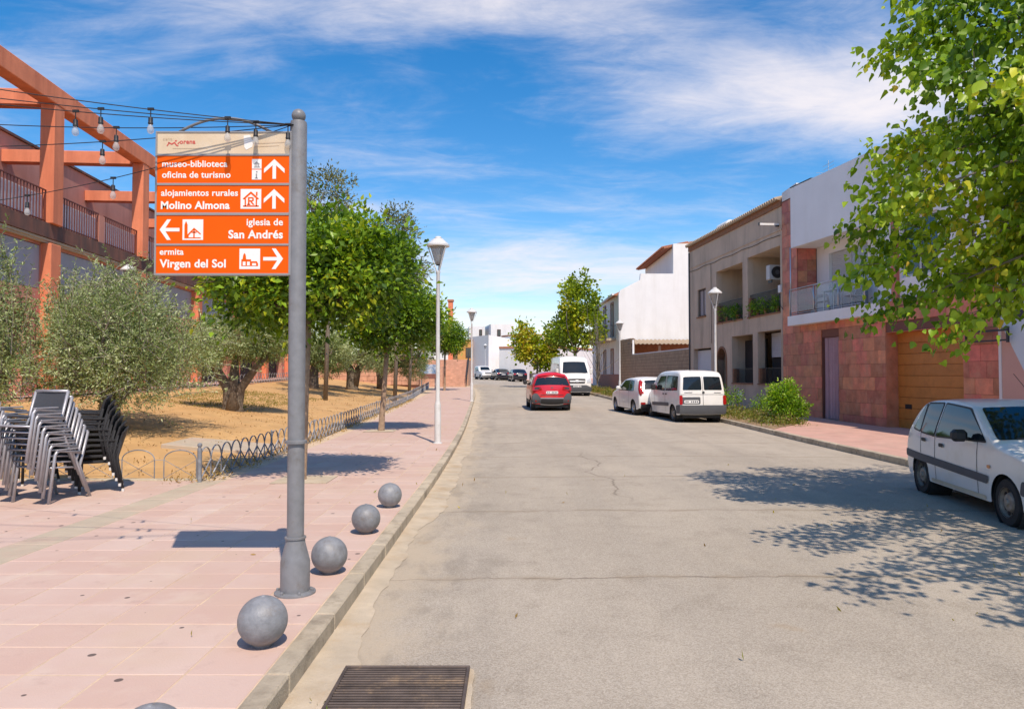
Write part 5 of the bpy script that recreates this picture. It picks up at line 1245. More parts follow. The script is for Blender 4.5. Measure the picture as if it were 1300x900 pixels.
# foreground tree on the right (its trunk stands beyond the picture edge)
MAPLE = [(.22, .365, .025), (.34, .48, .035), (.10, .20, .017), (.57, .57, .05), (.62, .44, .07)]
def hang(r):
    # leafy branch sprays that droop towards the road
    P, D = [], []
    for (a, bq, n) in SPRAYS:
        a, bq = np.array(a), np.array(bq); t = r.uniform(0, 1, (n, 1)) ** .8; base = a + (bq - a) * t; base[:, 2:] -= .25 * t ** 2
        w = .24 * (1 - .55 * t) + .05; P.append(base + r.normal(size=(n, 3)) * w * np.array([1, 1, .55])); D.append((bq - a)[None] * .25 + r.normal(size=(n, 3)) * .5 + np.array([0, 0, -.35]))
    return np.concatenate(P), np.concatenate(D)
TX, TY = 7.75, 7.3
SPR = [((6.3, 7.4, 3.4), (4.35, 8.9, 2.6)), ((6.3, 7.4, 3.6), (4.0, 8.5, 3.1)), ((6.2, 7.2, 4.2), (3.95, 8.0, 3.75)), ((6.2, 7.2, 4.9), (4.1, 8.1, 4.45)), ((6.2, 7.0, 5.4), (4.35, 7.8, 5.3)), ((6.4, 7.0, 5.8), (4.6, 8.2, 6.0)), ((6.5, 7.0, 3.6), (4.9, 8.4, 2.35)), ((6.6, 7.3, 3.4), (5.6, 8.6, 2.75)),
       ((6.4, 6.2, 4.2), (3.6, 5.4, 4.1)), ((6.4, 6.0, 4.8), (3.9, 4.6, 4.6)), ((6.5, 5.6, 3.9), (4.6, 4.0, 3.8)), ((6.4, 7.8, 4.4), (4.7, 10.2, 3.9)), ((6.8, 8.4, 3.8), (6.2, 10.3, 3.3)), ((6.8, 8.2, 5.0), (5.6, 10.4, 5.0)), ((6.3, 7.0, 4.4), (4.15, 7.4, 5.0)), ((6.2, 7.4, 3.9), (4.5, 9.2, 3.5)), ((6.5, 7.6, 6.2), (4.9, 9.0, 6.6)), ((7, 8.2, 3.8), (7.0, 10.6, 3.4)), ((6.6, 7.0, 4.0), (5.2, 8.8, 3.0)), ((6.6, 5.6, 4.4), (3.6, 3.3, 4.3)), ((6.6, 5.0, 4.2), (4.3, 2.7, 4.0)), ((6.8, 4.8, 4.6), (5.2, 2.4, 4.2)), ((6.2, 7.2, 4.6), (4.05, 8.2, 4.1)), ((6.3, 7.3, 5.6), (4.25, 8.6, 5.7)), ((6.4, 7.3, 6.6), (4.6, 8.4, 7.0))]
SPRAYS = [(tuple(np.array(a) - np.array((TX, TY, .13))), tuple(np.array(b_) - np.array((TX, TY, .13))), 600) for a, b_ in SPR]
ft = tree('broadleaf_tree', 'large leafy green tree with yellowing leaves overhanging the small white hatchback', (TX, TY, .13),
     [((-.9, .4, 4.2), (1.9, 2.2, 1.4)), ((-.2, -.8, 4.6), (2.2, 2.0, 1.6)), ((-.8, .3, 6.0), (1.9, 2.2, 1.6)), ((.6, .8, 5.2), (2.2, 2.2, 2.0)), ((-.4, 1.4, 4.2), (1.6, 1.7, 1.3))],
     [([(0, 0, -.1), (.02, 0, .1), (0, .05, 1.2), (-.05, 0, 2.6)], [.2, .15, .125, .11]), ([(-.05, 0, 2.2), (-.3, .1, 3.0), (-.5, .2, 4.0)], [.1, .09, .06]), ([(-.05, 0, 2.3), (.1, -.2, 3.4), (.1, -.3, 4.8)], [.1, .08, .05])],
     'bark_grey', 'leaf', MAPLE, (5, 5, 2.8, .9, .07), 560, 42, .16, .08, .95, 51, None, .35, True, .2, 14, .8, (0, 0, -.45), extra=hang)
tw = MB(); r_ = np.random.default_rng(5)
for a, b_, _ in SPRAYS: limb(tw, a, tuple(np.array(a) + (np.array(b_) - np.array(a)) * .88 - np.array((0, 0, .15))), .028, .005, r_, .03, 6, 5)
for a, b_, _ in SPRAYS:
    a, b_ = np.array(a), np.array(b_)
    for _k in range(9):
        t = r_.uniform(.15, .85); p0 = a + (b_ - a) * t; p0[2] -= .2 * t * t; v = r_.normal(size=3) * np.array([.14, .14, .08]) + (b_ - a) * .04; limb(tw, tuple(p0), tuple(p0 + v), .009, .003, r_, .08, 4, 4)
tag(tw.build('spray_branches', M['bark_grey'], ft, smooth=True), kind='stuff')

AUT = [(.22, .31, .025), (.34, .42, .03), (.13, .21, .02), (.55, .50, .05), (.50, .30, .09)]
tree('street_tree', 'tall yellow green tree behind the large white van', (5.0, 57.5, gz(57.5) + .1), [((0, 0, 6.6), (1.5, 1.4, 1.9)), ((-.9, 0, 4.6), (1.4, 1.3, 1.5)), ((.8, 0, 4.8), (1.5, 1.3, 1.6)), ((.3, 0, 8.3), (.8, .8, 1.2)), ((1.3, 0, 6.8), (.8, .8, .9))],
     [([(0, 0, -.1), (.05, 0, 1.4), (0, 0, 2.8)], [.14, .11, .08]), ([(0, 0, 2.3), (-.2, 0, 3.4), (-.4, 0, 4.4)], [.08, .06, .04])], 'bark_grey', 'leaf', AUT[:4], (4, 5, 2, 1.2), 170, 34, .26, .22, .8, 61, 'street trees beyond the red car', .35, True, limbs=12)
tree('street_tree', 'yellowing bushy tree left of the tall tree behind the red car', (2.2, 65.0, gz(65) + .1), [((0, 0, 3.2), (1.6, 1.4, 1.3)), ((-1.1, 0, 3.6), (1.2, 1.1, 1.5)), ((1.0, 0, 2.6), (1.3, 1.2, 1.2)), ((1.9, 0, 4.2), (1.3, 1.0, 1.2)), ((-1.3, 0, 5.0), (.6, .6, .9))],
     [([(0, 0, -.1), (0, 0, 1.0), (.1, 0, 2.0)], [.13, .1, .07])], 'bark_grey', 'leaf', AUT, (3, 4, 2, 3, .8), 190, 32, .26, .22, .8, 62, 'street trees beyond the red car', .35, True, limbs=10)
# nearly bare sapling beside the van
e = empty('bare_sapling', (6.4, 54.5, gz(54) + .1), 0, 'almost bare twiggy sapling right of the large white van', 'tree'); m_ = MB(); r_ = np.random.default_rng(8)
for k in range(26):
    v = r_.normal(size=3) * .8; limb(m_, (0, 0, .6 + .08 * k), (v[0], v[1], 2.2 + .14 * k + abs(v[2])), .025, .005, r_, .12, 5, 4)
limb(m_, (0, 0, -.1), (0, 0, 4.6), .06, .02, r_, .02); tag(m_.build('twigs', M['bark_grey'], e), kind='stuff')

# bush, weeds and verge on the right
SHRUB = [(.16, .33, .025), (.25, .43, .03), (.09, .20, .018), (.38, .50, .06)]
tree('leafy_bush', 'bright green bushy shrub in front of the red stone house', (8.75, 23.7, .14), [((0, 0, .6), (.45, .42, .52)), ((-.2, 0, .9), (.3, .3, .42)), ((.5, -.1, .45), (.33, .3, .36)), ((.2, 0, 1.05), (.25, .25, .34))],
     [([(0, 0, -.05), (0, 0, .4)], [.03, .02])], 'bark_grey', 'leaf', SHRUB, (4, 4, 2, 2), 210, 26, .085, .085, .6, 71, None, .3, limbs=8, cat='bush')
def weeds(name, label, pts, h, seed, cs, ws, size=.07, per=26, kind=None):
    r = np.random.default_rng(seed); P, D = [], []; o0 = np.array(pts[0])
    for p in pts:
        hh = h * r.uniform(.4, 1.3); t = r.uniform(0, 1, (per, 1)); P.append(np.array(p) - o0 + np.concatenate([r.normal(size=(per, 2)) * .13, t * hh], 1)); D.append(r.normal(size=(per, 3)) * .6 + np.array([0, 0, .8]))
    P, D = np.concatenate(P), np.concatenate(D); me = leaf_cloud(P, D, size, .4, palette(len(P), r, cs, ws), seed)
    o = link(name, me, M['leaf'], None, tuple(o0)); return tag(o, label, 'weeds', None, kind or 'stuff')
r_ = np.random.default_rng(3)
weeds('weeds', 'weeds and low grass along the roadside bed before the grey house', [(XR(y) + .25 + r_.uniform(0, 1.3), y, gz(y) + .14) for y in r_.uniform(22.3, 31, 190)], .30, 81, [(.17, .20, .03), (.26, .24, .06), (.10, .15, .02), (.34, .28, .12)], (4, 3, 3, 2), .09)
weeds('verge_grass', 'grassy verge with dry flowers behind the parked hatchback', [(XR(y) + .2 + r_.uniform(0, 1.3), y, gz(y) + .14) for y in r_.uniform(36, 56, 260)], .28, 82, [(.17, .20, .03), (.30, .26, .06), (.12, .16, .02), (.36, .22, .10)], (4, 3, 3, 1.5), .12)
for k, (x, y, h) in enumerate(((8.6, 28.6, .9), (8.9, 26.3, .7), (8.5, 30.0, 1.0))):
    tree('garden_plant', ['leggy green plant by the meter box of the grey house', 'low green plant between the meter box and the shrub', 'tall thin plant right behind the small white van'][k], (x, y, gz(y) + .14), [((0, 0, h * .6), (.35, .3, h * .45))], [([(0, 0, -.03), (0, 0, h * .5)], [.015, .01])], 'bark_grey', 'leaf', SHRUB[:3], (3, 3, 3), 40, 16, .09, .08, .5, 90 + k, 'plants in the roadside bed', .2, limbs=5, cat='plant')
# potted plants on the grey house balcony
for k, (lx, s) in enumerate(((5.0, .34), (6.3, .30), (8.5, .30), (9.3, .34), (10.4, .26))):
    p = world_of(gh, (lx, .16, 4.27))
    e = tree('potted_plant', ['trailing plant in a pot at the left of the grey balcony', 'leafy pot plant by the balcony door of the grey house', 'pot plant beside the loggia pillar under the air conditioner', 'bushy pot plant in the middle of the right loggia', 'tall thin pot plant at the right loggia end'][k], tuple(p), [((0, 0, .35), (s * 1.4, s, s))], [([(0, 0, 0), (0, 0, .3)], [.02, .015])],
             'bark_grey', 'leaf', SHRUB[:3], (3, 2, 4), 36, 18, .08, .09, .5, 100 + k, 'potted plants on the grey house loggias', .2, limbs=4, cat='plant')
    b = MB(); b.lathe([(.08, 0), (.12, .2), (.13, .2), (.13, .23), (.1, .23)], 12); b.build('pot', M['terracotta'], e)
# dry fallen leaves and grass by the fence foot
r_ = np.random.default_rng(4)
weeds('dry_grass', 'dry straw along the foot of the hoop fence', [(XF(y) + r_.uniform(-.35, .14), y, gz(y) + .13) for y in r_.uniform(10.9, 40, 420)], .05, 83, [(.46, .30, .10), (.36, .22, .07), (.5, .38, .17)], (3, 2, 2), .06, 9)
weeds('garden_grass', 'faint green grass patches under the olive trees', [(x, y, garden_z(x, y)) for x, y in zip(r_.uniform(-12.5, -8.5, 700), r_.uniform(23.5, 33, 700))], .035, 84, [(.26, .24, .05), (.35, .28, .09), (.2, .2, .04)], (3, 3, 2), .06, 9)
weeds('garden_litter', 'dry leaf litter scattered over the garden earth', [(x, y, garden_z(x, y)) for x, y in zip(r_.uniform(-12.5, -5, 900), r_.uniform(11.5, 40, 900))], .02, 85, [(.30, .17, .06), (.50, .34, .14), (.2, .12, .05)], (3, 3, 2), .05, 5)
weeds('gutter_weed', 'small green weed with fallen leaves at the drain corner', [(-1.02 + r_.uniform(-.05, .06), 3.62 + r_.uniform(-.08, .08), .02) for _ in range(8)], .03, 86, [(.14, .2, .03), (.3, .3, .05), (.55, .5, .45)], (4, 2, 2), .028, 10)
r_ = np.random.default_rng(14)
weeds('fallen_leaves', 'a few fallen yellow leaves on road and pavement', [(x, y, road_z(x, y) + .003 if x > -1.1 else .133) for x, y in zip(r_.uniform(-4, 7.2, 60), r_.uniform(3.5, 16, 60))], .003, 87, [(.42, .33, .06), (.35, .22, .08), (.25, .26, .06)], (3, 2, 1), .05, 1)

# ------------------------------------------------------------------ vehicles
def chaikin(P, n=2):
    for _ in range(n):
        Q = [P[0]]
        for a, b in zip(P, P[1:]): Q += [(a[0] * .75 + b[0] * .25, a[1] * .75 + b[1] * .25), (a[0] * .25 + b[0] * .75, a[1] * .25 + b[1] * .75)]
        Q.append(P[-1]); P = Q
    return P
def resample(P, n):
    P = np.array(P, float); s = np.concatenate([[0], np.cumsum(np.linalg.norm(np.diff(P, axis=0), axis=1))]); t = np.linspace(0, s[-1], n)
    return np.stack([np.interp(t, s, P[:, 0]), np.interp(t, s, P[:, 1])], 1)
def rpoly(P, r=.03, n=3):
    """round the corners of a convex polygon and split its edges"""
    out = []; k = len(P)
    for i in range(k):
        a, b, c = np.array(P[i - 1], float), np.array(P[i], float), np.array(P[(i + 1) % k], float)
        la, lc = np.linalg.norm(a - b), np.linalg.norm(c - b); q = min(r, la * .45, lc * .45)
        if la < 1e-6 or lc < 1e-6: continue
        p0, p1 = b + (a - b) / la * q, b + (c - b) / lc * q
        for j in range(n + 1): t = j / n; out.append((1 - t) ** 2 * p0 + 2 * t * (1 - t) * b + t * t * p1)
        nx = np.array(P[(i + 2) % k], float); e1 = c + (b - c) / lc * min(r, lc * .45); m = int(np.linalg.norm(e1 - p1) / .16)
        for j in range(1, m + 1): out.append(p1 + (e1 - p1) * j / (m + 1))
    return out
def make_car(name, label, cat, S, contact, heading, group=None):
    L, W, H, zb = S['L'], S['W'], S['H'], S['belt']; th = S.get('th', .15); r = S.get('r', .07); wr = S['wr']; hw = W / 2
    xr, xf = S['axles']; sill = S.get('sill', .24); cr, cf = S.get('cr', .06), S.get('cf', .12)
    # heading: direction of travel; contact: world point under the rear wheel on side S['cs'] (-1 right, 1 left)
    fz = math.atan2(heading[1], heading[0]); sl = S.get('slope', 0.0)
    e = empty(name, (0, 0, 0), fz, label, cat, group); e.rotation_euler = (0, -sl, fz)
    off = Matrix.Rotation(fz, 4, 'Z') @ Vector((xr, S['cs'] * (hw - .09), 0)); e.location = Vector(contact) - off
    def wid(x, z):
        u = x / L * 2 - 1; p = 1 - cr * max(0, (-u - .55) / .45) ** 2.5 - cf * max(0, (u - .45) / .55) ** 2.5
        if z < zb: v = 1 - .055 * max(0, (zb * .72 - z) / (zb * .72)) ** 1.6 - .012 * max(0, (z - zb * .72) / (zb * .28)) ** 2
        else: v = .988 - th * ((z - zb) / (H - zb)) ** 1.15
        return hw * p * v
    O = resample(chaikin(S['top'], 2), 110)
    ar = wr + S.get('gap', .045)
    def arch(cx):
        a0 = math.degrees(math.asin(min(.95, (sill - wr) / ar))); return arc(cx, wr, ar, 180 - a0, a0, 14)
    Bp = [tuple(O[0])] + ([(O[0][0] + .15, sill)] if O[0][1] > sill + .02 else []) + arch(xr) + [((xr + xf) / 2, sill)] + arch(xf) + [(O[-1][0] - .06, sill)] + [tuple(O[-1])]
    B = resample(Bp, 110); n = 110
    rows = [0, .12, .25, .4, .55, .7, .82]; edge = [1.0, .75, .5, .28, .12, 0]
    vs = []; K = len(rows) + len(edge)
    for s in (1, -1):
        for i in range(n):
            o, b = O[i], B[i]; D = np.linalg.norm(o - b); rr = min(r, D * .5) if D > 1e-6 else 1e-6
            ts = [q * (1 - rr / max(D, 1e-6)) for q in rows] + [1 - q * rr / max(D, 1e-6) for q in edge]
            for t in ts:
                p = b + (o - b) * t; d = min((1 - t) * D, rr); ins = rr * (1 - math.sqrt(max(0, 1 - (1 - d / rr) ** 2)))
                vs.append((p[0], s * (wid(p[0], p[1]) - ins), p[1]))
    fs = []
    for i in range(n - 1):
        for j in range(K - 1):
            a = i * K + j; fs.append((a, a + 1, a + K + 1, a + K)); a += n * K; fs.append((a, a + K, a + K + 1, a + 1))
    # skin across the car along the outline, slightly cambered
    tang = np.gradient(O, axis=0); tang /= np.linalg.norm(tang, axis=1, keepdims=True); nor = np.stack([-tang[:, 1], tang[:, 0]], 1)
    if nor[n // 2][1] < 0: nor = -nor
    cam_ = S.get('camber', .05); m = 9; base = len(vs)
    for i in range(n):
        w = vs[i * K + K - 1][1]
        for j in range(1, m - 1):
            v = 1 - 2 * j / (m - 1); c = cam_ * (1 - abs(v) ** 2.4); vs.append((O[i][0] + nor[i][0] * c, v * w, O[i][1] + nor[i][1] * c))
    def idx(i, j): return i * K + K - 1 if j == 0 else (n * K + i * K + K - 1 if j == m - 1 else base + i * (m - 2) + j - 1)
    for i in range(n - 1):
        for j in range(m - 1): fs.append((idx(i, j), idx(i, j + 1), idx(i + 1, j + 1), idx(i + 1, j)))
    mb = MB(); mb.add(vs, fs); body = mb.build('body', M[S['paint']], e, sharp=48)
    mb = MB(); mb.box(.14, L - .14, -hw + .20, hw - .20, .17, min(zb, 1.0) - .18); mb.box(xr - ar, xr + ar, -hw + .05, hw - .05, wr + .02, min(zb - .1, wr + ar + .05)) if False else None
    mb.build('underbody', M['trim_black'], e)
    # ---- patches that follow the skin
    top_i = int(np.argmax(O[:, 1]))
    def end_pt(end, z, y, off=.004):
        seg = O[:top_i + 1] if end == 'rear' else O[top_i:][::-1]; nn = nor[:top_i + 1] if end == 'rear' else nor[top_i:][::-1]
        zz = np.maximum.accumulate(seg[:, 1]); x = np.interp(z, zz, seg[:, 0]); nx, nz = np.interp(z, zz, nn[:, 0]), np.interp(z, zz, nn[:, 1])
        w = max(.2, wid(x, z) - r); c = cam_ * (1 - min(1, abs(y) / w) ** 2.4) + off; return (x + nx * c, y, z + nz * c)
    def fan(pts, fun, name, mat, par, rings=(1, .66, .33)):
        P = rpoly(pts, S.get('pr', .04)); c = np.mean(np.array(pts, float), axis=0); k = len(P); V = []
        for q in rings: V += [fun(*(c + (p - c) * q)) for p in P]
        V.append(fun(*c)); F = []
        for a in range(len(rings) - 1): F += [(a * k + i, a * k + (i + 1) % k, (a + 1) * k + (i + 1) % k, (a + 1) * k + i) for i in range(k)]
        F += [((len(rings) - 1) * k + i, (len(rings) - 1) * k + (i + 1) % k, len(V) - 1) for i in range(k)]
        b_ = MB(); b_.add(V, F); return b_.build(name, M[mat], par, smooth=True)
    def side(s, pts, name, mat, off=.005, par=e): return fan(pts, lambda x, z: (x, s * (wid(x, z) + off), z), name, mat, par)
    def endp(end, pts, name, mat, off=.005, par=e): return fan(pts, lambda y, z: end_pt(end, z, y, off), name, mat, par)
    for s in (1, -1):
        for P in S['side_windows']:
            c_ = np.mean(np.array(P), axis=0); gw = side(s, P, 'side_window', 'car_glass', .006)
            side(s, [tuple(c_ + (np.array(p) - c_) * np.array((1 + .05 / max(.12, abs(p[0] - c_[0]) * 2), 1 + .045 / max(.12, abs(p[1] - c_[1]) * 2)))) for p in P], 'window_seal', 'trim_black', .003, gw)
        for P, mt in S.get('side_trim', ()): side(s, P, 'side_trim', mt, .009)
        for (x, z0, z1) in S.get('seams', ()): side(s, [(x - .006, z0), (x + .006, z0), (x + .006, z1), (x - .006, z1)], 'door_seam', 'trim_black', .003)
        for (x, z) in S.get('handles', ()): side(s, [(x - .07, z - .025), (x + .07, z - .025), (x + .07, z + .025), (x - .07, z + .025)], 'door_handle', S.get('handle_mat', 'trim_black'), .014)
        if 'mirror' in S:
            x, z = S['mirror']; y = wid(x, z); b_ = MB(); b_.bbox(x - .05, x + .09, min(s * (y + .03), s * (y + .21)), max(s * (y + .03), s * (y + .21)), z - .01, z + .14 * S.get('msz', 1), .04); b_.bar((x, s * (y - .02), z + .02), (x, s * (y + .08), z + .04), .04)
            b_.build('mirror', M[S.get('mirror_mat', 'trim_black')], e)
        for P, mt in S.get('side_lamps', ()): side(s, P, 'tail_lamp', mt, .022)
    if 'screen' in S: endp('front', S['screen'], 'windscreen', 'car_glass')
    if 'rear_glass' in S:
        for P in S['rear_glass']: endp('rear', P, 'rear_window', 'car_glass')
    for nm, end, P, mt, of in S.get('patches', ()): endp(end, P, nm, mt, of)
    for end, y0, z0 in S.get('plates', ()):
        pl = endp(end, [(y0 - .26, z0 - .055), (y0 + .26, z0 - .055), (y0 + .26, z0 + .055), (y0 - .26, z0 + .055)], 'number_plate', 'plate', .02)
        for k in range(7):
            if k == 4: continue
            yy = y0 - .2 + k * .066; endp(end, [(yy - .018, z0 - .03), (yy + .018, z0 - .03), (yy + .018, z0 + .03), (yy - .018, z0 + .03)], 'plate_mark', 'plate_mark', .024, pl)
    for x in (xr, xf):
        for s in (1, -1):
            yo = s * (hw - .02 - max(0, hw - wid(x, wr + .1))); t_ = .175; yi = yo - s * t_
            b_ = MB(); b_.lathe([(wr * .60, 0), (wr * .93, .0), (wr, .03), (wr, t_ - .03), (wr * .93, t_), (wr * .60, t_)], 28, (0, 0, 0), 'y', False); 
            b_.v = [(vx + x, yo - s * vy, vz + wr) for vx, vy, vz in b_.v]; wh_ = b_.build('wheel', M['tyre'], e, sharp=35)
            b_ = MB(); b_.lathe([(wr * .64, -.004), (wr * .62, .012), (wr * .585, .055), (wr * .44, .05), (wr * .34, .012), (wr * .16, .006), (wr * .13, -.012), (.001, -.014)], 24, (0, 0, 0), 'y', False)
            b_.v = [(vx + x, yo - s * vy, vz + wr) for vx, vy, vz in b_.v]; b_.build('rim', M[S.get('rim', 'rim_alloy')], wh_, sharp=40)
            b_ = MB()
            for q in range(S.get('slots', 8)):
                a = q * 2 * math.pi / S.get('slots', 8); b_.lathe([(wr * .10, 0), (wr * .10, .004)], 8, (wr * .50 * math.cos(a), .0, wr * .48 * math.sin(a)), 'y')
            b_.v = [(vx + x, yo - s * (vy + .040), vz + wr) for vx, vy, vz in b_.v]; b_.build('rim_slots', M['trim_black'], wh_)
            b_ = MB(); b_.lathe([(ar + .0, 0), (ar + .0, .30)], 28, (0, 0, 0), 'y'); b_.v = [(vx + x, s * (wid(x, wr + .1) - .03) - s * vy, vz + wr) for vx, vy, vz in b_.v if True]
            b_.f = [f for f in b_.f if len(f) == 4]; b_.build('wheel_arch', M['trim_black'], e)
    return e
rect = lambda y0, y1, z0, z1: [(y0, z0), (y1, z0), (y1, z1), (y0, z1)]
mir = lambda P: [(-y, z) for y, z in P][::-1]
def both(nm, end, P, mt, of=.006): return [(nm, end, P, mt, of), (nm, end, mir(P), mt, of)]

M['sill_dirt'] = material('sill_dirt', (.56, .49, .36), .6, .15, 5); M['flap'] = material('flap', (.72, .71, .68), .4, .05)
saxo = dict(camber=.022, r=.055, L=3.72, W=1.60, H=1.37, belt=.88, wr=.275, axles=(.60, 2.985), cs=-1, paint='paint_white', rim='rim_steel', th=.17, sill=.22, cf=.13, slots=10,
    top=[(.08, .26), (.0, .40), (.0, .60), (.05, .80), (.15, .95), (.42, 1.27), (.66, 1.36), (1.35, 1.385), (1.95, 1.34), (2.14, 1.27), (2.72, .955), (2.84, .91), (3.42, .80), (3.62, .70), (3.71, .52), (3.70, .34), (3.60, .22)],
    side_windows=[[(.36, .945), (.56, 1.255), (.64, 1.30), (.62, .915)], [(.66, .91), (.70, 1.305), (1.17, 1.325), (1.10, .885)], [(1.18, .885), (1.25, 1.325), (1.96, 1.285), (2.56, .935)]],
    side_trim=[([(.02, .50), (2.62, .43), (2.66, .53), (.03, .61)], 'trim_grey'), ([(3.28, .40), (3.66, .37), (3.68, .55), (3.32, .56)], 'trim_grey'), ([(1.0, .235), (2.56, .235), (2.56, .285), (1.0, .285)], 'sill_dirt'), ([(2.62, .62), (2.70, .62), (2.70, .66), (2.62, .66)], 'lens_orange')],
    seams=[(1.14, .27, .89), (2.36, .27, .92), (.66, .60, .9), (2.37, .9, .99)], handles=[(.78, .80), (1.36, .77)], mirror=(2.12, .90), screen=[(-.73, .955), (.73, .955), (.60, 1.305), (-.60, 1.305)],
    rear_glass=[[(-.5, .98), (.5, .98), (.44, 1.24), (-.44, 1.24)]], plates=[('front', 0, .38), ('rear', 0, .68)],
    patches=both('headlamp', 'front', [(.36, .60), (.66, .60), (.64, .73), (.34, .71)], 'lens_clear') + [('grille', 'front', rect(-.3, .3, .60, .68), 'trim_black', .006), ('bumper', 'front', rect(-.7, .7, .40, .56), 'trim_grey', .012), ('bumper', 'rear', rect(-.7, .7, .38, .58), 'trim_grey', .012)] + both('tail_lamp', 'rear', rect(.5, .68, .66, .86), 'lens_red'))
make_car('hatchback_car', 'small white five door hatchback parked under the overhanging tree', 'car', saxo, (6.05, 10.75, .015), (-.35, -2.36))
# aerial on the roof of the hatchback is part of it
hb = bpy.data.objects['hatchback_car']; b = MB(); b.tube([(1.95, .1, 1.38), (1.4, .1, 1.74)], .004, 5); b.build('aerial', M['trim_black'], hb); b = MB(); b.bar((2.72, -.52, .98), (2.80, .1, .985), .014); b.bar((2.72, .05, .98), (2.80, .55, .985), .014); b.build('wipers', M['trim_black'], hb)
b = MB(); b.box(2.50, 2.54, -.40, -.22, 1.055, 1.15); 

ber = dict(L=4.11, W=1.72, H=1.80, belt=1.10, wr=.30, axles=(.72, 3.41), cs=1, paint='paint_white', rim='rim_steel', th=.12, sill=.27, cf=.14, r=.09, camber=.035,
    top=[(.05, .30), (.0, .42), (.0, .66), (.02, 1.02), (.10, 1.52), (.20, 1.74), (.50, 1.81), (2.1, 1.81), (2.55, 1.70), (3.18, 1.14), (3.35, 1.06), (3.85, .92), (4.05, .74), (4.11, .5), (4.05, .25)],
    side_windows=[[(.28, 1.15), (.36, 1.60), (.80, 1.62), (.80, 1.13)], [(.86, 1.13), (.86, 1.62), (1.42, 1.62), (1.42, 1.12)], [(1.56, 1.11), (1.56, 1.62), (2.14, 1.60), (2.72, 1.14)]],
    side_trim=[([(.02, .32), (.36, .32), (.36, .60), (.02, .64)], 'trim_grey'), ([(1.1, .55), (3.0, .52), (3.0, .64), (1.1, .68)], 'trim_grey'), ([(3.75, .30), (4.08, .32), (4.09, .6), (3.78, .6)], 'trim_grey')],
    seams=[(1.49, .35, 1.65), (2.70, .35, 1.1)], handles=[(1.36, .98), (1.66, .98)], mirror=(2.5, 1.12), msz=1.5, screen=[(-.66, 1.18), (.66, 1.18), (.56, 1.68), (-.56, 1.68)],
    rear_glass=[[(.045, 1.14), (.71, 1.14), (.66, 1.60), (.045, 1.60)], [(-.71, 1.14), (-.045, 1.14), (-.045, 1.60), (-.66, 1.60)]], plates=[('rear', .42, .74)],
    patches=[('bumper', 'rear', rect(-.84, .84, .32, .62), 'trim_grey', .03), ('plate_recess', 'rear', rect(.1, .76, .66, .90), 'trim_grey', .008), ('door_gap', 'rear', rect(-.006, .006, .62, 1.62), 'trim_black', .008), ('door_gap', 'rear', rect(-.8, .8, .985, .995), 'trim_grey', .007), ('latch', 'rear', rect(-.06, .03, 1.02, 1.09), 'trim_black', .012)] + both('tail_lamp', 'rear', rect(.73, .845, .64, .96), 'lens_red', .012) + both('headlamp', 'front', rect(.45, .78, .72, .90), 'lens_clear')
     + [('badge', 'rear', rect(.38, .66, 1.045, 1.065), 'trim_grey', .008), ('badge', 'rear', rect(-.66, -.40, 1.04, 1.06), 'trim_grey', .008)])
make_car('small_van', 'small white van with split rear doors parked nearest on the right', 'van', ber, (5.78, 26.1, .055), (-.12, 1))
foc = dict(L=3.95, W=1.69, H=1.47, belt=.93, wr=.30, axles=(.68, 3.17), cs=1, paint='paint_white', th=.16, sill=.24, slope=.012,
    top=[(.08, .30), (.0, .42), (.0, .66), (.05, .90), (.16, 1.08), (.30, 1.34), (.50, 1.45), (1.4, 1.48), (2.0, 1.42), (2.25, 1.33), (2.95, .98), (3.05, .95), (3.65, .82), (3.86, .68), (3.95, .45), (3.88, .24)],
    side_windows=[[(.62, .99), (.78, 1.34), (1.22, 1.38), (1.20, .97)], [(1.27, .97), (1.30, 1.38), (1.95, 1.34), (2.55, .97)]], seams=[(1.24, .3, .96), (2.5, .3, .96)], handles=[(.98, .88), (1.5, .86)], handle_mat='paint_white',
    mirror=(2.3, .98), mirror_mat='paint_white', screen=[(-.6, 1.0), (.6, 1.0), (.52, 1.36), (-.52, 1.36)], rear_glass=[[(-.56, 1.02), (.56, 1.02), (.48, 1.36), (-.48, 1.36)]],
    patches=both('tail_lamp', 'rear', [(.60, .86), (.76, .86), (.68, 1.36), (.56, 1.36)], 'lens_red', .004) + [('bumper', 'rear', rect(-.72, .72, .30, .48), 'trim_black', .01)] + both('reflector', 'rear', rect(.55, .74, .46, .54), 'lens_red', .014) + both('headlamp', 'front', rect(.4, .74, .66, .80), 'lens_clear'), plates=[('rear', 0, .78)])
hk = make_car('hatchback_car', 'white hatchback with tall red tail lamps parked ahead of the small van', 'car', foc, (4.92, 29.4, .11), (-.15, 1))
for s in (1, -1):
    b = MB(); b.tube([(.035, s * .72, .80), (.045, s * .725, .90), (.13, s * .71, 1.06), (.21, s * .685, 1.20), (.30, s * .655, 1.34), (.35, s * .64, 1.39)], [.03, .075, .085, .08, .065, .03], 10); b.build('tall_tail_lamp', M['lens_red'], hk, smooth=True)
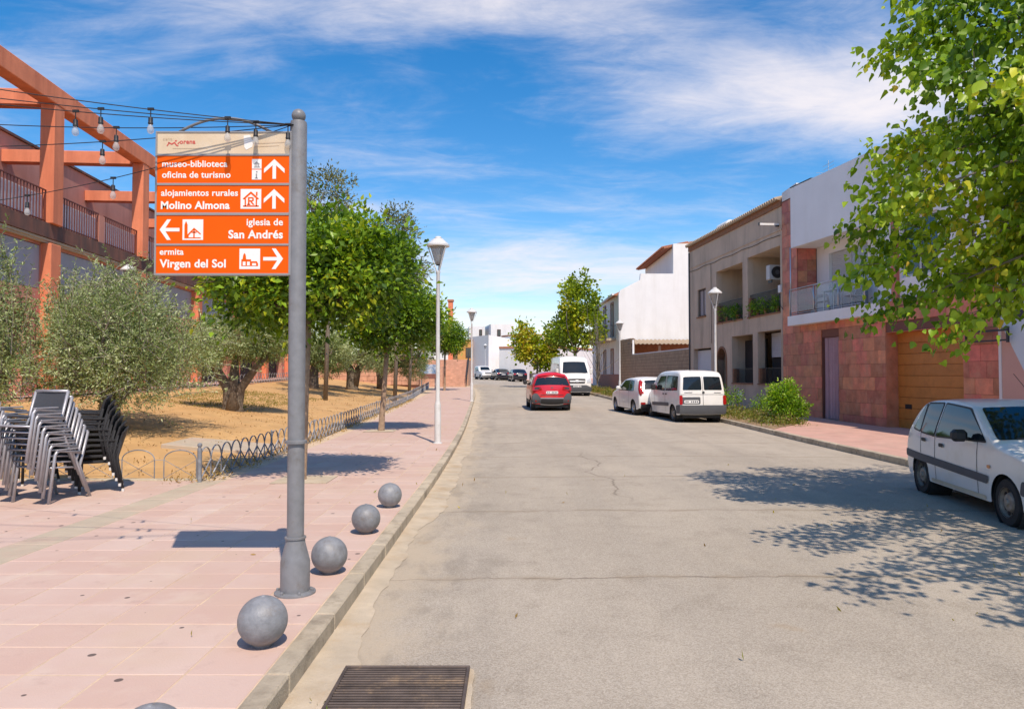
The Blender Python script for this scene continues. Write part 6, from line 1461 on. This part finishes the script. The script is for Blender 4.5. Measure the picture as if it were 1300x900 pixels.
red = dict(L=4.15, W=1.80, H=1.63, belt=1.08, wr=.34, axles=(.78, 3.38), cs=1, paint='paint_red', th=.24, sill=.33, slope=.013, cr=.15, r=.15, camber=.09,
    top=[(.10, .34), (.0, .46), (.0, .70), (.03, .98), (.06, 1.10), (.17, 1.45), (.28, 1.57), (.8, 1.63), (1.6, 1.63), (2.2, 1.56), (2.95, 1.12), (3.1, 1.08), (3.8, .96), (4.05, .82), (4.15, .5), (4.08, .28)],
    side_windows=[[(.55, 1.14), (.68, 1.46), (1.28, 1.50), (1.26, 1.12)], [(1.33, 1.12), (1.35, 1.50), (2.05, 1.46), (2.62, 1.13)]], side_trim=[([(.02, .36), (.42, .38), (.30, .66), (.02, .74)], 'trim_grey'), ([(1.15, .34), (3.0, .34), (3.0, .46), (1.15, .46)], 'trim_black')], seams=[(1.3, .45, 1.1), (2.5, .45, 1.1)], handles=[(1.1, 1.0), (1.55, 1.0)], handle_mat='paint_red',
    mirror=(2.45, 1.12), msz=1.3, screen=[(-.64, 1.14), (.64, 1.14), (.54, 1.52), (-.54, 1.52)], rear_glass=[[(-.77, 1.13), (.77, 1.13), (.63, 1.45), (-.63, 1.45)]], plates=[('rear', 0, .82)],
    patches=[('bumper', 'rear', rect(-.83, .83, .36, .57), 'trim_grey', .02), ('bumper_strip', 'rear', rect(-.5, .5, .575, .605), 'paint_silver', .028), ('diffuser', 'rear', rect(-.48, .48, .38, .54), 'trim_black', .027), ('skid_plate', 'rear', rect(-.5, .5, .345, .375), 'paint_silver', .03)] + both('bumper_corner', 'rear', [(.48, .50), (.85, .50), (.85, .70), (.76, .80), (.64, .78), (.50, .60)], 'trim_grey', .024) + [('boot_crease', 'rear', rect(-.5, .5, .70, .72), 'trim_black', .008), ('spoiler', 'rear', [(-.62, 1.49), (.62, 1.49), (.60, 1.56), (-.60, 1.56)], 'paint_red', .05), ('rear_badge', 'rear', rect(-.05, .05, 1.0, 1.035), 'trim_grey', .012)] + both('tail_lamp', 'rear', [(.44, .92), (.85, .90), (.83, 1.08), (.48, 1.07)], 'lens_red', .012) + both('tail_lamp_core', 'rear', [(.52, .97), (.76, .95), (.75, 1.05), (.55, 1.04)], 'trim_black', .016) + both('reflector', 'rear', rect(.58, .74, .44, .50), 'lens_red', .026) + both('headlamp', 'front', rect(.5, .8, .75, .9), 'lens_clear'))
make_car('compact_suv', 'bright red compact car driving away up the middle of the street', 'car', red, (.88, 32.45, .135), (-.05, 1))
tra = dict(L=5.68, W=2.06, H=2.58, belt=1.35, wr=.35, axles=(1.15, 4.62), cs=-1, paint='paint_white', th=.11, sill=.33, r=.12, slope=-.013, camber=.06, cf=.10, mirror_mat='paint_white', rim='rim_steel',
    top=[(.05, .40), (.0, .55), (.0, 2.30), (.10, 2.52), (.35, 2.58), (3.7, 2.60), (4.15, 2.52), (4.42, 2.26), (4.98, 1.46), (5.10, 1.36), (5.48, 1.18), (5.62, .98), (5.68, .6), (5.60, .30)],
    side_windows=[[(3.55, 1.42), (3.58, 2.08), (4.2, 2.06), (4.62, 1.46)]], seams=[(3.45, .45, 2.2), (2.2, .45, 2.3), (4.6, .45, 1.4)], handles=[(3.6, 1.2)], mirror=(4.55, 1.45), msz=2.4,
    side_trim=[([(1.7, .62), (4.1, .62), (4.1, .76), (1.7, .76)], 'trim_grey')],
    screen=[(-.84, 1.50), (.84, 1.50), (.72, 2.22), (-.72, 2.22)], plates=[('front', 0, .66)],
    patches=[('grille', 'front', [(-.50, .84), (.50, .84), (.58, 1.12), (-.58, 1.12)], 'trim_black', .012), ('grille_badge', 'front', rect(-.1, .1, .94, 1.02), 'steel', .02), ('bumper', 'front', [(-.94, .34), (.94, .34), (.96, .60), (.60, .74), (-.60, .74), (-.96, .60)], 'trim_grey', .02), ('grille_bar', 'front', rect(-.52, .52, .96, .99), 'steel', .016), ('wiper', 'front', [(-.7, 1.47), (.7, 1.47), (.7, 1.51), (-.7, 1.51)], 'trim_black', .012)] + both('headlamp', 'front', [(.64, .86), (.92, .92), (.90, 1.20), (.66, 1.08)], 'lens_clear', .012))
make_car('panel_van', 'large white panel van parked facing the camera', 'van', tra, (2.85, 51.6, .375), (.09, -1))
sed = dict(L=4.4, W=1.76, H=1.45, belt=.95, wr=.31, axles=(.9, 3.5), cs=1, paint='paint_navy', th=.16, sill=.24, slope=.013,
    top=[(.06, .30), (.0, .45), (.0, .78), (.06, .98), (.30, 1.05), (.85, 1.38), (1.3, 1.45), (2.0, 1.44), (2.4, 1.36), (3.2, .98), (3.35, .95), (4.1, .80), (4.36, .6), (4.4, .4), (4.3, .25)],
    side_windows=[[(.80, 1.02), (1.05, 1.32), (1.7, 1.36), (1.66, 1.0)], [(1.74, 1.0), (1.78, 1.36), (2.3, 1.30), (2.9, 1.0)]], mirror=(2.65, 1.0), screen=[(-.62, 1.02), (.62, 1.02), (.54, 1.34), (-.54, 1.34)], rear_glass=[[(-.58, 1.08), (.58, 1.08), (.5, 1.36), (-.5, 1.36)]],
    plates=[('rear', 0, .74)], patches=both('tail_lamp', 'rear', rect(.5, .8, .80, .94), 'lens_red', .01) + both('headlamp', 'front', rect(.45, .78, .6, .74), 'lens_clear'))
make_car('dark_saloon', 'dark navy car parked in the distance, the nearer of two', 'car', sed, (.05, 87.0, gz(87) + .03), (-.17, 1), 'dark cars parked at the bend')
make_car('dark_saloon', 'dark car parked in the distance, farther of the two by the white wall', 'car', sed, (-2.05, 94.5, gz(94) + .03), (-.22, 1), 'dark cars parked at the bend')
pic = dict(L=4.9, W=1.85, H=1.80, belt=1.15, wr=.38, axles=(1.0, 3.95), cs=-1, paint='paint_white', th=.13, sill=.38, slope=-.013,
    top=[(.06, .45), (.0, .6), (.0, 1.1), (.1, 1.5), (.3, 1.76), (1.0, 1.82), (2.2, 1.8), (2.6, 1.7), (3.2, 1.22), (3.35, 1.16), (4.5, 1.06), (4.8, .9), (4.9, .6), (4.8, .38)],
    side_windows=[[(.5, 1.2), (.6, 1.62), (1.4, 1.66), (1.4, 1.18)], [(1.5, 1.18), (1.5, 1.66), (2.4, 1.62), (2.95, 1.2)]], mirror=(2.7, 1.2), screen=[(-.66, 1.25), (.66, 1.25), (.58, 1.68), (-.58, 1.68)], rear_glass=[[(-.6, 1.2), (.6, 1.2), (.55, 1.6), (-.55, 1.6)]],
    plates=[('front', 0, .62)], patches=[('grille', 'front', rect(-.45, .45, .78, .95), 'trim_grey', .012), ('bumper', 'front', rect(-.85, .85, .45, .56), 'trim_grey', .012)] + both('headlamp', 'front', rect(.5, .84, .8, .96), 'lens_clear', .012))
make_car('off_road_car', 'tall white off road car coming round the far bend', 'car', pic, (-5.0, 101.0, gz(101) + .03), (.28, -1))
sil = dict(sed); sil.update(paint='paint_silver', slope=-.013, cs=-1)
make_car('silver_car', 'pale silver car half hidden behind the far lamp posts', 'car', sil, (-8.3, 104.0, gz(104) + .03), (.3, -1))
bpy.context.view_layer.update()
